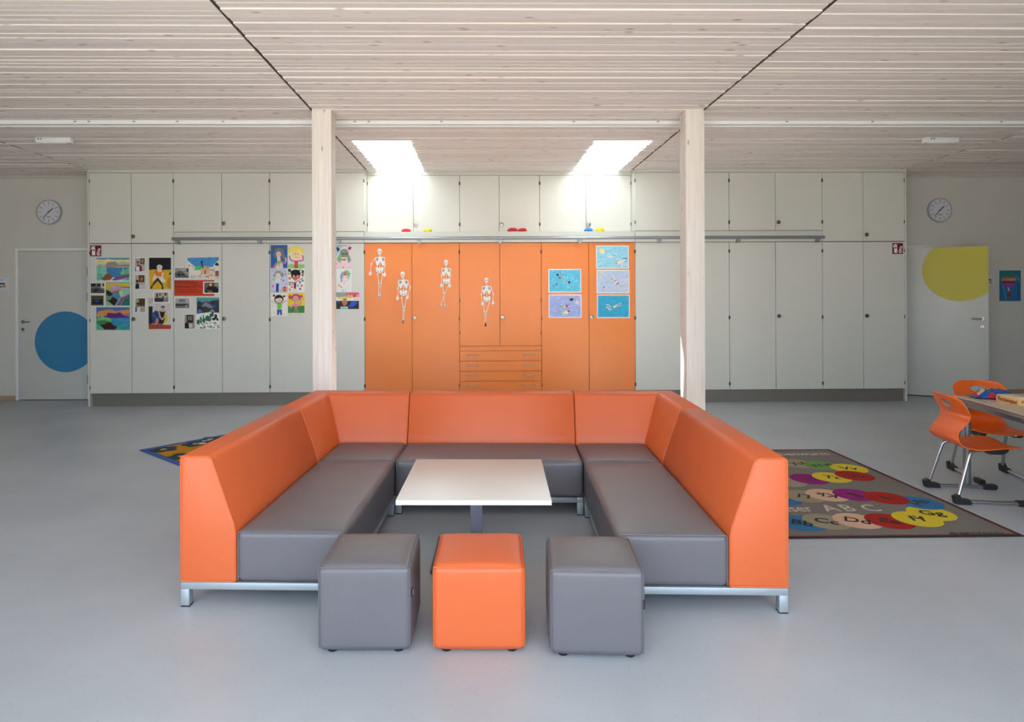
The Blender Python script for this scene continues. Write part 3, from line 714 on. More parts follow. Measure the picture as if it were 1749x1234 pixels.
# ------------------------------------------------------------------ school chairs, desk
def bezier_chain(P, n=8):
    P = [Vector(p) for p in P]; out = []
    for i in range(len(P) - 1):
        p0, p1, p2, p3 = P[max(i - 1, 0)], P[i], P[i + 1], P[min(i + 2, len(P) - 1)]
        for k in range(n):
            s = k / n; out.append(.5 * ((2 * p1) + (p2 - p0) * s + (2 * p0 - 5 * p1 + 4 * p2 - p3) * s * s + (3 * p1 - p0 - 3 * p2 + p3) * s ** 3))
    out.append(P[-1]); return out
def make_chair(label, loc, rz):
    """faces +x; origin on the floor under the rear feet"""
    t = thing('school_chair', label, 'chair', loc, rz, 'orange chairs at the desk')
    prof = bezier_chain([(-.005, .735), (.040, .665), (.074, .605), (.072, .560), (.045, .515), (.018, .475), (.012, .435), (.035, .400), (.085, .380), (.17, .374), (.27, .384), (.36, .394), (.43, .388)], 7)
    n = len(prof); ln = [0]
    for a, b in zip(prof, prof[1:]): ln.append(ln[-1] + (b - a).length)
    T = ln[-1]; W = 34; bm = bmesh.new(); rows = []; hws = []
    for i, q in enumerate(prof):
        s = ln[i] / T
        hw = .195
        if s < .5: hw = .195 - .035 * math.exp(-((s - .33) / .10) ** 2)
        # rounded upper and front corners
        rt = .085
        if ln[i] < rt: hw -= .085 * (1 - math.sqrt(max(0, 1 - (1 - ln[i] / rt) ** 2)))
        if T - ln[i] < .06: hw -= .06 * (1 - math.sqrt(max(0, 1 - (1 - (T - ln[i]) / .06) ** 2)))
        hws.append(hw)
    def lerp(L):
        for i in range(n - 1):
            if L <= ln[i + 1] or i == n - 2:
                f = (L - ln[i]) / (ln[i + 1] - ln[i]); return prof[i].lerp(prof[i + 1], f), hws[i] * (1 - f) + hws[i + 1] * f
    def surf(L, y):
        q, hw = lerp(L); s = L / T; k = y / hw
        bend = .030 * (1 - s * 1.6) * k * k if s < .6 else 0
        dip = -.012 * (1 - k * k) * min(1, (s - .6) / .1) if s > .6 else 0
        return (q.x + bend, y, q.y + dip)
    par = {}
    for i in range(n):
        row = []
        for k in range(W + 1):
            y = (-1 + 2 * k / W) * hws[i]; v = bm.verts.new(surf(ln[i], y)); par[v] = (ln[i], y); row.append(v)
        rows.append(row)
    HC, HY, HL_ = .078, .058, .027; hole = []
    for i in range(n - 1):
        for k in range(W):
            f = bm.faces.new((rows[i][k], rows[i + 1][k], rows[i + 1][k + 1], rows[i][k + 1]))
            L = sum(par[v][0] for v in f.verts) / 4; y = sum(par[v][1] for v in f.verts) / 4
            if (y / HY) ** 2 + ((L - HC) / HL_) ** 2 < 1: hole.append(f)
    rimv = {v for f in hole for v in f.verts}
    bmesh.ops.delete(bm, geom=hole, context='FACES')
    for v in rimv:
        if v.is_valid:
            L, y = par[v]; r_ = math.sqrt((y / HY) ** 2 + ((L - HC) / HL_) ** 2)
            v.co = surf(HC + (L - HC) / r_, y / r_)
    o = bm_obj('seat_shell', bm, M['shell'], t, True, 80)
    md = o.modifiers.new('thick', 'SOLIDIFY'); md.thickness = .009; md.offset = 0
    md = o.modifiers.new('soft', 'SUBSURF'); md.levels = 1; md.render_levels = 1
    lathe('screw', [(.010, -.012), (.010, .012)], M['chrome'], o, 14, (0, 0, 0), 'Y')
    sc = o.children[0]; sc.rotation_euler = (0, R(-25), R(90)); sc.location = (.050, 0, .625)
    for s in (-1, 1):
        fr = tube('frame_tube', [(.42, s * .19, .018), (.0, s * .19, .018), (.015, s * .185, .05), (.10, s * .165, .345), (.14, s * .15, .363), (.34, s * .10, .363)], .0125, M['chrome'], t, rad=.045, n=10)
        # glides: rear sleeve around the bend, front cap
        bmg = bmesh.new()
        pr = [(-.022, .052), (-.012, .004), (0, 0), (.085, 0), (.092, .012), (.08, .034), (.03, .040), (.012, .066)]
        a = [bmg.verts.new((x, s * .19 - .019, z)) for x, z in pr]; b = [bmg.verts.new((x, s * .19 + .019, z)) for x, z in pr]
        bmg.faces.new(a); bmg.faces.new(b[::-1])
        for i in range(len(pr)): bmg.faces.new((a[i], b[i], b[(i + 1) % len(pr)], a[(i + 1) % len(pr)]))
        bm_obj('rear_glide', bmg, M['black'], fr)
        bmg = bmesh.new()
        pr = [(.372, .036), (.388, 0), (.462, 0), (.474, .012), (.474, .028), (.464, .038)]
        a = [bmg.verts.new((x, s * .19 - .018, z)) for x, z in pr]; b = [bmg.verts.new((x, s * .19 + .018, z)) for x, z in pr]
        bmg.faces.new(a); bmg.faces.new(b[::-1])
        for i in range(len(pr)): bmg.faces.new((a[i], b[i], b[(i + 1) % len(pr)], a[(i + 1) % len(pr)]))
        bm_obj('front_glide', bmg, M['black'], fr)
        prm = [(.19, .36), (.36, .372), (.345, .350), (.32, .336), (.235, .336)]
        bmg = bmesh.new(); yy = s * .125
        a = [bmg.verts.new((x, yy - .02, z)) for x, z in prm]; b = [bmg.verts.new((x, yy + .02, z)) for x, z in prm]
        bmg.faces.new(a); bmg.faces.new(b[::-1])
        for i in range(len(prm)): bmg.faces.new((a[i], b[i], b[(i + 1) % len(prm)], a[(i + 1) % len(prm)]))
        bm_obj('seat_mount', bmg, M['black'], t)
    return t
make_chair('orange plastic school chair standing at the desk\'s left end, nearest the alphabet rug', (3.300, 4.428, 0), R(-9.5))
make_chair('orange plastic school chair behind the desk, its back showing above the desktop', (4.065, 5.06, 0), R(-90 - 12))

DZ = .67
dc = Vector(floorp(1628, 676, DZ)); de = Vector(floorp(1749, 709, DZ)); dr = math.atan2(de.y - dc.y, de.x - dc.x) + R(90)
t = thing('desk', 'maple-topped school desk cut by the right picture edge', 'desk', (dc.x, dc.y, 0), dr)
tp = slab('desktop', round_poly([(0, 0), (0, -.86), (1.32, -.86), (1.32, 0)], [.012] * 4), DZ - .006, DZ, M['desk'], t)
slab('dark_layer', round_poly([(-.001, .001), (-.001, -.861), (1.321, -.861), (1.321, .001)], [.012] * 4), DZ - .010, DZ - .0062, M['deskline'], tp)
slab('edge_layer', round_poly([(0, 0), (0, -.86), (1.32, -.86), (1.32, 0)], [.012] * 4), DZ - .030, DZ - .0102, M['deskedge'], tp)
for x, y in ((.065, -.05), (1.255, -.05), (.065, -.81), (1.255, -.81)):
    l = lathe('leg', [(.026, .008), (.026, DZ - .0305)], M['dgrey'], t, 20, (x, y, 0)); lathe('foot_cap', [(.024, 0), (.024, .0078)], M['black'], l, 16, (x, y, 0))
for y in (-.05, -.81): box('apron_rail', .095, 1.225, y - .012, y + .012, DZ - .075, DZ - .032, M['dgrey'], t)
for x in (.065, 1.255): box('apron_rail', x - .012, x + .012, -.78, -.08, DZ - .075, DZ - .032, M['dgrey'], t)

# wooden game box with hand-written title
P0, P1 = Vector(floorp(1701, 686.5, DZ)), Vector(floorp(1741, 694.5, DZ))
br = math.atan2(P1.y - P0.y, P1.x - P0.x); BL = (P1 - P0).length
t = thing('game_box', 'flat wooden game box with red handwriting on the desk', 'box', (P0.x, P0.y, DZ), br)
box('box_body', 0, BL, 0, .26, 0, .050, M['boxwood'], t, bev=.002); box('lid', .004, BL - .004, .004, .256, .0502, .056, M['boxlid'], t, bev=.001)
for x0, x1 in ((.03, BL - .03),): box('lid_print', x0, x1, .1, .2, .0561, .0564, mat('lid_blue_print', (150, 178, 196), .6, var=.2, vscale=60), t)
text('Rechenspiel', .040, M['redink'], t, 'handwriting', Matrix.Translation((BL * .5, -.0006, .026)) @ Matrix.Rotation(R(90), 4, 'X') @ Matrix.Rotation(R(-3), 4, 'Z'), extr=.0004, bold=.0006, sx=BL * .88 / .205)
text('W', .03, M['ink'], t, 'handwriting', Matrix.Translation((BL + .0006, .03, .026)) @ Matrix.Rotation(R(90), 4, 'Z') @ Matrix.Rotation(R(90), 4, 'X'), extr=.0004)

# crumpled foil snack bag
def foil():
    m, t, p = base_mat('printed_foil'); N = t.nodes.new; L = t.links.new
    tc = N('ShaderNodeTexCoord'); v = N('ShaderNodeTexVoronoi'); v.inputs['Scale'].default_value = 16; L(tc.outputs['Object'], v.inputs['Vector'])
    r = N('ShaderNodeValToRGB'); r.color_ramp.interpolation = 'CONSTANT'
    cs = [(0, (34, 84, 170)), (.30, (190, 50, 60)), (.42, (220, 190, 150)), (.52, (120, 70, 120)), (.60, (60, 120, 60)), (.68, (40, 110, 190)), (.8, (26, 60, 130))]
    e = r.color_ramp.elements; e[0].position = cs[0][0]; e[0].color = lin(cs[0][1]) + (1,); e[1].position = cs[1][0]; e[1].color = lin(cs[1][1]) + (1,)
    for q, c in cs[2:]: k = e.new(q); k.color = lin(c) + (1,)
    sx = N('ShaderNodeSeparateColor'); L(v.outputs['Color'], sx.inputs[0]); L(sx.outputs[0], r.inputs[0]); L(r.outputs[0], p.inputs['Base Color'])
    p.inputs['Roughness'].default_value = .3; p.inputs['Metallic'].default_value = .25
    return m
c0 = Vector(floorp(1690, 682, DZ))
t = thing('snack_bag', 'crumpled blue and red printed foil bag behind the wooden game box', 'bag', (c0.x + .04, c0.y + .03, DZ), R(-12))
bm = bmesh.new(); nx, ny = 28, 18; top = []; bot = []
for j in range(ny + 1):
    ra, rb = [], []
    for i in range(nx + 1):
        u, v = i / nx * 2 - 1, j / ny * 2 - 1
        h = (1 - abs(u) ** 2.5) * (1 - abs(v) ** 3); w = .006 * math.sin(u * 13 + v * 4) + .005 * math.sin(v * 17 - u * 9)
        x, y = u * .125, v * .075 * (1 - .12 * abs(u))
        lift = .030 * max(0, u - .3) * 1.4
        ra.append(bm.verts.new((x, y, .012 + .050 * h + w * h * 1.4 + lift))); rb.append(bm.verts.new((x, y, max(.001, .0105 - .010 * h) + lift)))
    top.append(ra); bot.append(rb)
for A, fl_ in ((top, 0), (bot, 1)):
    for j in range(ny):
        for i in range(nx): bm.faces.new((A[j][i], A[j][i + 1], A[j + 1][i + 1], A[j + 1][i]))
for i in range(nx):
    bm.faces.new((top[0][i], bot[0][i], bot[0][i + 1], top[0][i + 1])); bm.faces.new((top[ny][i], top[ny][i + 1], bot[ny][i + 1], bot[ny][i]))
for j in range(ny):
    bm.faces.new((top[j][0], top[j + 1][0], bot[j + 1][0], bot[j][0])); bm.faces.new((top[j][nx], bot[j][nx], bot[j + 1][nx], top[j + 1][nx]))
FOIL = foil(); bm_obj('pouch', bm, FOIL, t, True, 60)
for s in (-1, 1): box('crimped_seal', s * .125 - .008, s * .125 + .008, -.066, .066, .010 + (.029 if s > 0 else 0), .0135 + (.029 if s > 0 else 0), mat('foil_blue', (30, 76, 160), .3, metal=.3), t)

# ================================================================== RUGS
def ellipse_floor(u, v, rx):
    x, y = floorp(u, v, .006); s = F_PX / y; return x, y, rx / s
Z3 = lambda zx, zy: (1330 + zx / 4.174, 760 + zy / 4.174)
x1, yN, yF = 3.205, 3.676, 5.715; x0 = 1.56
# keep clear of the sofa's outer side
t = thing('alphabet_rug', 'grey rug printed with coloured letter discs, right of the sofa', 'rug', (0, 0, 0))
box('pile', x0, x1, yN, yF, .0005, .006, M['rug'], t)
B_ = .022
for a, b, c, d in ((x0, x1, yN - B_, yN), (x0, x1, yF, yF + B_), (x1, x1 + B_, yN - B_, yF + B_)): box('binding', a, b, c, d, .0002, .0065, M['rugedge'], t)
for a, b, c, d in ((x0, x1 - .012, yN + .002, yN + .012), (x0, x1 - .012, yF - .012, yF - .002), (x1 - .012, x1 - .002, yN + .002, yF - .002)): box('red_line', a, b, c, d, .0061, .0068, M['redline'], t)
PAL = dict(b=(58, 112, 156), g=(150, 142, 120), p=(206, 170, 144), r=(158, 42, 36), y=(206, 186, 56), v=(138, 40, 112), n=(108, 150, 84))
PM = {k: mat('rug_print_' + k, c, .95, spec=.1, var=.05, vscale=120) for k, c in PAL.items()}
discs = [('b', 165, 560, 'Bb', -30), ('g', 340, 548, 'Cc', -28), ('p', 560, 543, 'Dd', -28), ('r', 790, 545, 'Ee', -25), ('y', 987, 530, 'Ff', -12), ('y', 1087, 490, 'Gg', -12),
         ('b', 1008, 415, 'Hh', 35), ('b', 10, 390, '', 0), ('g', 180, 367, 'Ll', 150), ('p', 345, 360, 'Kk', 150), ('v', 540, 358, 'Jj', 20), ('r', 765, 380, 'Ii', 15),
         ('g', 60, 262, '', 0), ('g', 135, 135, 'Xx', 25), ('n', 300, 148, 'Ww', 20), ('y', 500, 170, 'Vv', -10), ('v', 217, 245, 'Ss', -30), ('y', 378, 234, 'Tt', -25), ('r', 540, 222, 'Uu', -20)]
zt = .0062
for i, (k, zx, zy, s, rot) in enumerate(discs):
    u, v = Z3(zx, zy); x, y = floorp(u, v, .006); r = .14
    if x - r < x0 or y - r < yN + .01: continue
    h = zt + .00006 * i
    d = slab('letter_disc', [(x + r * math.cos(q * math.pi / 18), y + r * math.sin(q * math.pi / 18)) for q in range(36)], .006, h, PM[k], t)
    if s: text(s, .125, M['ink'], t, 'letter', Matrix.Translation((x, y, .0076)) @ Matrix.Rotation(R(rot), 4, 'Z'), extr=.0002, bold=.002, split=True)
for s, zx, zy, size, al, wx in (('Unser', 232, 458, .175, 'RIGHT', .68), ('A', 367, 456, .18, 'CENTER', .85), ('B', 490, 455, .18, 'CENTER', .85), ('C', 655, 455, .18, 'CENTER', .9), ('Buchstabenwurm', 358, 66, .15, 'RIGHT', .78)):
    x, y = floorp(*Z3(zx, zy), .006)
    text(s, size, M['cream'], t, 'letter', Matrix.Translation((x, y, .0076)), al, extr=.0002, bold=.0012, sx=wx, split=True, xmin=x0 + .01)
x, y = floorp(1716, 914, .006); text('© BETZOLD', .052, M['ink'], t, 'maker_print', Matrix.Translation((x + .01, y + .02, .0072)), 'RIGHT', extr=.0002, bold=.001, sx=1.15)

A_, B1, B2 = Vector((-3.225, 5.915)), Vector((.672, .740)).normalized(), Vector((.757, -.653)).normalized()
t = thing('ochre_rug', 'ochre rug with blue border and dark flower prints, half hidden left of the sofa', 'rug', (A_.x, A_.y, 0), math.atan2(B2.y, B2.x))
# local x along B2, y along B1
def RR(n, a, b, c, d, z0, z1, m, p): return box(n, a, b, c, d, z0, z1, m, p)
RR('pile', .06, 1.14, .045, 1.455, .0005, .006, M['ochre'], t)
for a, b, c, d in ((0, 1.2, 0, .045), (0, 1.2, 1.455, 1.5), (0, .06, .045, 1.455), (1.14, 1.2, .045, 1.455)): RR('border', a, b, c, d, .0004, .0068, M['bluerug'], t)
RR('border_line', .06, 1.14, .045, .052, .0061, .0066, M['rugedge'], t)
petal = mat('rug_petal_print', (52, 66, 72), .95, spec=.1); yolk = mat('rug_centre_print', (196, 158, 84), .95, spec=.1)
def toloc(u, v):
    q = Vector(floorp(u, v)) - A_; return q.dot(B2), q.dot(B1)
Z8 = lambda zx, zy: (220 + zx / 6.17, 640 + zy / 6.17)
for cx, cy in ((360, 797), (700, 738), (540, 872), (860, 690)):
    x, y = toloc(*Z8(cx, cy)); f = None
    for k in range(5):
        a = 2 * math.pi * k / 5 + .5
        slab('petal', [(x + .075 * math.cos(a) + .055 * math.cos(q * math.pi / 8), y + .075 * math.sin(a) + .055 * math.sin(q * math.pi / 8)) for q in range(16)], .006, .0064 + .0001 * (k % 3), petal, t)
    slab('flower_centre', [(x + .03 * math.cos(q * math.pi / 8), y + .03 * math.sin(q * math.pi / 8)) for q in range(16)], .006, .0069, yolk, t)
for zx, zy, rx in ((790, 708, .030), (815, 704, .026), (840, 699, .026), (770, 735, .05)):
    x, y = toloc(*Z8(zx, zy)); slab('pale_mark', [(x + rx * math.cos(q * math.pi / 8), y + rx * .7 * math.sin(q * math.pi / 8)) for q in range(16)], .006, .0071, M['cream'], t)

# ================================================================== ON THE WALLS AND CEILING
def clock(label, u, v):
    x, z = wallp(u, v, YW); r = .172
    t = thing('wall_clock', label, 'clock', (x, YW, z))
    lathe('case', [(r - .004, .001), (r, .010), (r, .038), (r - .004, .044), (r - .010, .044), (r - .012, .030)], M['rim'], t, 48, axis='Y')
    lathe('dial', [(r - .0125, .030), (r - .0125, .0335)], M['dial'], t, 48, axis='Y')
    for k in range(12):
        a = k * math.pi / 6; c, s = math.sin(a), math.cos(a)
        p = lambda d, w: (c * d + s * w, s * d - c * w)
        prism('hour_mark', [p(.10, -.004), p(.10, .004), p(.145, .004), p(.145, -.004)], -.0345, -.0337, M['greyink'], t)
    def hand(n, ang, l, w, y):
        c, s = math.sin(ang), math.cos(ang); p = lambda d, k: (c * d + s * k, s * d - c * k)
        prism(n, [p(-.03, -w * .6), p(-.03, w * .6), p(l * .7, w), p(l, w * .4), p(l, -w * .4), p(l * .7, -w)], y - .001, y, M['ink'], t)
    hand('hour_hand', R(49), .088, .0065, -.0362); hand('minute_hand', R(222), .132, .005, -.038)
    lathe('hub', [(.009, .034), (.009, .041)], M['ink'], t, 14, axis='Y')
    box('maker_print', -.03, .03, -.0345, -.0338, -.072, -.062, M['greyink'], t)
    return t
clock('round grey wall clock above the blue-circle door', 86, 363)
clock('round grey wall clock above the yellow-circle door', 1602.5, 359.5)

def emergency_lamp(label, x, flip):
    t = thing('emergency_lamp', label, 'lamp', (x, 6.60, CEIL - .006))
    box('housing', -.165, .165, -.02, .04, -.052, 0, M['white'], t, bev=.004)
    box('diffuser', -.145, .145, -.012, .032, -.060, -.0525, M['tabedge'], t, bev=.003)
    box('end_cap', *sorted((flip * .166, flip * .195)), -.024, .044, -.056, 0, M['white'], t, bev=.003)
    for k in (-.135, -.105): lathe('test_mark', [(.009, .0202), (.009, .0212)], M['greyink'], t, 10, (k, 0, -.018), 'Y')
emergency_lamp('small white emergency lamp on the ceiling, left of the left column', -4.49, 1)
emergency_lamp('small white emergency lamp on the ceiling, right of the right column', 4.955, -1)

# cloth bags on the ledge
def cloth_bag(label, u, w, h, m, m2=None):
    x, _ = wallp(u, 394, 8.40); t = thing('cloth_bag', label, 'bean bag', (x, 8.395, 2.3018), random.uniform(-.5, .5))
    bm = bmesh.new(); bmesh.ops.create_uvsphere(bm, u_segments=20, v_segments=12, radius=1)
    sd = random.random() * 6
    for v in bm.verts:
        a = math.atan2(v.co.y, v.co.x); k = 1 + .12 * math.sin(3 * a + sd) + .07 * math.sin(5 * a)
        z = (v.co.z * .5 + .5) ** (.8 if v.co.z > 0 else 2); v.co = (v.co.x * w / 2 * k, v.co.y * .05 * k, z * h * (1 + .10 * math.sin(4 * a + sd)))
    lowz = min(v.co.z for v in bm.verts)
    for v in bm.verts: v.co.z -= lowz
    o = bm_obj('bag_body', bm, m, t, True, 60)
    tube('hem_seam', [(w / 2 * 1.0 * math.cos(q * math.pi / 10), .05 * math.sin(q * math.pi / 10), h * .42) for q in range(20)], .004, m2 or m, o, n=6, closed=True)
    return t
# seen only as low humps above the ledge, which lies above eye level
cloth_bag('small red cloth bag on the ledge, left of the yellow one', 693, .115, .046, M['redcloth'])
cloth_bag('small yellow cloth bag on the ledge, above the second orange door', 731, .10, .052, M['yelcloth'])
cloth_bag('red cloth bag with a navy seam on the ledge above the drawer cabinet', 875, .135, .054, M['redcloth'], M['navycloth'])
cloth_bag('plain red cloth bag leaning on the navy-seamed one on the ledge', 892.5, .12, .050, M['redcloth'])
cloth_bag('small blue cloth bag on the ledge above the swimming pictures', 1005, .11, .050, M['bluecloth'])
cloth_bag('small yellow cloth bag on the ledge beside the blue one', 1024, .11, .056, M['yelcloth'])

# extinguisher signs
def ext_sign(label, u0, v0, u1, v1):
    s = Sheet(0, 0, 114, 114, (112, 24, 34), 40)
    W = (236, 232, 228)
    s.r(W, 18, 34, 52, 104).e(W, 35, 36, 17, 14).r(W, 28, 14, 42, 28).l(W, 7, (12, 20), (30, 12), (50, 16)).l(W, 6, (14, 22), (10, 44)).r((112, 24, 34), 22, 44, 48, 56)
    s.l(W, 7, (76, 100), (70, 82), (84, 66), (78, 48)).l(W, 7, (90, 98), (84, 80), (98, 62), (92, 34)).l(W, 6, (72, 100), (98, 102), (102, 82)).l(W, 5, (84, 40), (104, 34), (100, 52))
    f = lambda a, b: (lambda q: (q[0], D - .0032, q[1]))(wallp(u0 + (u1 - u0) * a / 114, v0 + (v1 - v0) * b / 114))
    tag(s.build('extinguisher_sign', f, M['paper'], back=Vector((0, .003, 0))), label, 'sign')
ext_sign('dark red fire extinguisher sign above the landscape paintings', 154.3, 419.3, 173, 438)
ext_sign('dark red fire extinguisher sign beside the yellow-circle door', 1524, 415.5, 1542, 434)

# ---------------- artwork; coordinates as measured in the enlarged photograph
WHITE = (238, 238, 234)
ZA = (160, 430, 8.814); ZB_ = (290, 420, 8.23); ZC = (460, 415, 9.49); ZD = (930, 410, 8.51); ZG = (1570, 300, 5.609); ZL = (140, 400, 6.169); ZM = (0, 460, 5.14)
def art(Zm, x0, y0, x1, y1, bg, name, label, paint, nx=None, Y=D, off=0, cat='drawing', group=None, margin=None):
    nx = nx or max(24, int((x1 - x0) / Zm[2] * 1.5))
    s = Sheet(x0, y0, x1, y1, bg, nx)
    if margin: s.r(margin[1], x0 + margin[0], y0 + margin[0], x1 - margin[0], y1 - margin[0])
    paint(s)
    o = s.build(name, on_wall(Zm[0], Zm[1], Zm[2], Y, off), M['paper'])
    return tag(o, label, cat, group)
# landscapes on the first cabinet
def lake1(s):
    s.r((196, 190, 180), 40, 150, 545, 245).r((80, 150, 176), 40, 96, 540, 122).p((226, 214, 150), (46, 150), (60, 112), (160, 122), (220, 112), (300, 128), (400, 118), (540, 130), (540, 170), (300, 160), (160, 185), (46, 212))
    s.p((146, 142, 140), (180, 205), (205, 160), (330, 152), (380, 200), (540, 190), (540, 232), (170, 232)).p((184, 140, 110), (165, 225), (300, 215), (400, 228), (300, 240), (165, 238))
    s.r((64, 128, 176), 190, 240, 540, 388).p((128, 196, 176), (46, 215), (120, 205), (180, 250), (210, 330), (140, 420), (46, 430)).p((96, 180, 150), (46, 330), (130, 320), (160, 430), (46, 436))
    s.p((110, 188, 150), (400, 310), (540, 240), (540, 345), (400, 350)).p((190, 210, 90), (428, 340), (438, 250), (452, 250), (450, 345))
    s.p((142, 84, 62), (108, 384), (145, 392), (180, 335), (250, 335), (290, 385), (250, 432), (150, 436)).p((122, 86, 132), (260, 432), (330, 385), (440, 360), (540, 330), (540, 385), (430, 420), (330, 436)).p((90, 190, 140), (420, 436), (540, 380), (540, 436))
    s.l((120, 180, 170), 18, (100, 200), (90, 330)).l((150, 200, 180), 14, (150, 200), (155, 300))
art(ZA, 44, 96, 542, 440, WHITE, 'landscape_painting', 'watercolour of a blue lake with brown boat and pale yellow clouds', lake1, group='paintings on the cabinets')
def lake2(s):
    s.r((110, 180, 190), 185, 460, 545, 480).p((214, 190, 40), (185, 475), (320, 470), (545, 478), (545, 540), (420, 525), (330, 500), (250, 520), (230, 590), (185, 580))
    s.p((196, 160, 186), (240, 595), (255, 510), (380, 500), (410, 545), (545, 540), (500, 570), (330, 590)).p((150, 80, 140), (405, 530), (545, 528), (545, 545), (450, 545)).p((160, 110, 80), (270, 610), (400, 572), (380, 625), (290, 640))
    s.r((110, 176, 150), 400, 570, 545, 812).p((150, 196, 176), (400, 600), (470, 570), (545, 552), (545, 620), (430, 690)).p((70, 140, 186), (270, 640), (380, 620), (410, 690), (360, 725), (300, 700)).p((196, 214, 150), (380, 600), (440, 580), (420, 690), (390, 640))
    s.p((44, 46, 46), (187, 570), (240, 595), (290, 640), (250, 680), (187, 660)).p((110, 150, 120), (187, 650), (260, 680), (240, 740), (200, 800), (187, 790)).p((52, 34, 28), (196, 738), (250, 728), (280, 676), (370, 730), (320, 812), (290, 812))
    s.p((150, 186, 150), (187, 745), (230, 755), (300, 812), (187, 812)).p((150, 66, 150), (350, 812), (420, 690), (545, 645), (545, 680), (450, 720), (400, 812)).p((40, 120, 92), (410, 812), (460, 720), (545, 680), (545, 812))
art(ZA, 186, 460, 546, 814, (120, 176, 160), 'landscape_painting', 'watercolour with yellow sky, pink hill and dark brown boat', lake2, group='paintings on the cabinets')
def lake3(s):
    s.p((70, 110, 176), (42, 840), (540, 838), (540, 900), (42, 930)).p((214, 142, 60), (44, 950), (80, 900), (170, 880), (260, 872), (330, 900), (400, 888), (540, 870), (540, 935), (44, 990)).p((120, 90, 160), (44, 980), (200, 960), (200, 1000), (44, 1010))
    s.p((92, 46, 126), (180, 1010), (215, 920), (330, 930), (400, 912), (450, 960), (540, 985), (540, 1010), (240, 1030)).p((170, 100, 160), (430, 945), (540, 930), (540, 985)).r((56, 140, 186), 260, 1000, 545, 1150)
    s.p((120, 196, 110), (58, 1030), (75, 950), (95, 1010), (130, 940), (160, 1000), (200, 990), (265, 1010), (270, 1060), (60, 1045)).p((64, 140, 96), (46, 1040), (150, 1035), (260, 1050), (260, 1100), (150, 1130), (46, 1180)).p((86, 180, 130), (46, 1090), (120, 1110), (160, 1180), (46, 1180))
    s.p((62, 34, 28), (85, 1095), (160, 1100), (190, 1068), (260, 1068), (300, 1110), (360, 1132), (320, 1178), (160, 1172)).p((70, 170, 120), (340, 1150), (440, 1100), (545, 1075), (545, 1180), (340, 1180)).p((60, 140, 180), (370, 1165), (450, 1120), (545, 1095), (545, 1140), (470, 1178)).e((70, 160, 90), 410, 1080, 12, 26)
art(ZA, 42, 838, 546, 1182, (90, 150, 150), 'landscape_painting', 'watercolour with purple mountains, orange sky and blue lake', lake3, group='paintings on the cabinets')
# museum snapshots
PH = 'snapshots on the cabinets'
def snap(Zm, x0, y0, x1, y1, label, paint, off=0):
    m = (x1 - x0) * .08 if x1 - x0 < y1 - y0 else (y1 - y0) * .08
    art(Zm, x0, y0, x1, y1, WHITE, 'snapshot', label, paint, off=off, cat='photo', group=PH, nx=max(30, int((x1 - x0) / Zm[2] * 2)))
snap(ZL, 88, 514, 244, 628, 'snapshot of a grey museum hall with dark wall, beside the yellow-sky painting', lambda s: (s.r((120, 118, 112), 94, 520, 238, 624), s.r((30, 42, 50), 94, 520, 196, 552), s.r((96, 110, 96), 144, 528, 168, 550), s.r((196, 190, 180), 200, 522, 238, 570), s.r((70, 40, 36), 216, 522, 236, 550), s.p((84, 82, 80), (94, 575), (170, 565), (238, 590), (238, 624), (94, 624)), s.e((50, 40, 42), 150, 596, 26, 16), s.e((120, 60, 70), 165, 606, 10, 6)))
snap(ZL, 92, 642, 236, 760, 'snapshot of a gold-framed dark lake picture', lambda s: (s.r((132, 120, 92), 94, 646, 232, 756), s.r((84, 76, 60), 100, 652, 226, 750), s.r((30, 36, 44), 108, 664, 218, 738), s.r((120, 90, 50), 112, 672, 216, 684), s.e((30, 70, 140), 160, 706, 30, 14)))
snap(ZL, 554, 246, 670, 402, 'snapshot of a child in a red sleeved top holding a sheet', lambda s: (s.r((178, 172, 158), 560, 254, 664, 394), s.r((84, 64, 48), 616, 256, 660, 318), s.r((150, 140, 120), 628, 268, 648, 304), s.e((150, 110, 84), 589, 305, 13, 18), s.p((36, 30, 34), (562, 394), (566, 350), (590, 322), (630, 340), (634, 394)), s.p((150, 30, 50), (612, 390), (610, 345), (632, 355), (636, 392)), s.r((226, 226, 232), 572, 340, 606, 390), s.p((40, 32, 30), (576, 298), (580, 286), (600, 286), (603, 298))))
snap(ZL, 556, 424, 674, 584, 'snapshot of a child beside a framed fiery picture', lambda s: (s.r((172, 168, 156), 562, 432, 668, 578), s.r((50, 38, 30), 600, 434, 656, 506), s.r((150, 78, 30), 612, 448, 646, 496), s.e((214, 130, 40), 630, 478, 10, 12), s.e((140, 104, 84), 584, 508, 13, 18), s.e((40, 30, 28), 584, 494, 14, 10), s.p((30, 30, 36), (562, 578), (568, 530), (590, 520), (606, 540), (604, 578)), s.r((196, 198, 196), 604, 532, 664, 576)))
snap(ZL, 554, 668, 676, 828, 'snapshot of a child holding a sheet before a brown relief', lambda s: (s.r((168, 160, 140), 562, 676, 668, 822), s.r((96, 72, 48), 600, 680, 664, 760), s.r((50, 36, 30), 618, 700, 632, 756), s.r((60, 44, 34), 644, 690, 656, 750), s.e((120, 92, 76), 590, 742, 13, 16), s.e((40, 32, 30), 590, 732, 15, 10), s.p((34, 36, 44), (562, 822), (566, 768), (590, 758), (614, 772), (614, 822)), s.r((210, 216, 222), 578, 768, 614, 822)))
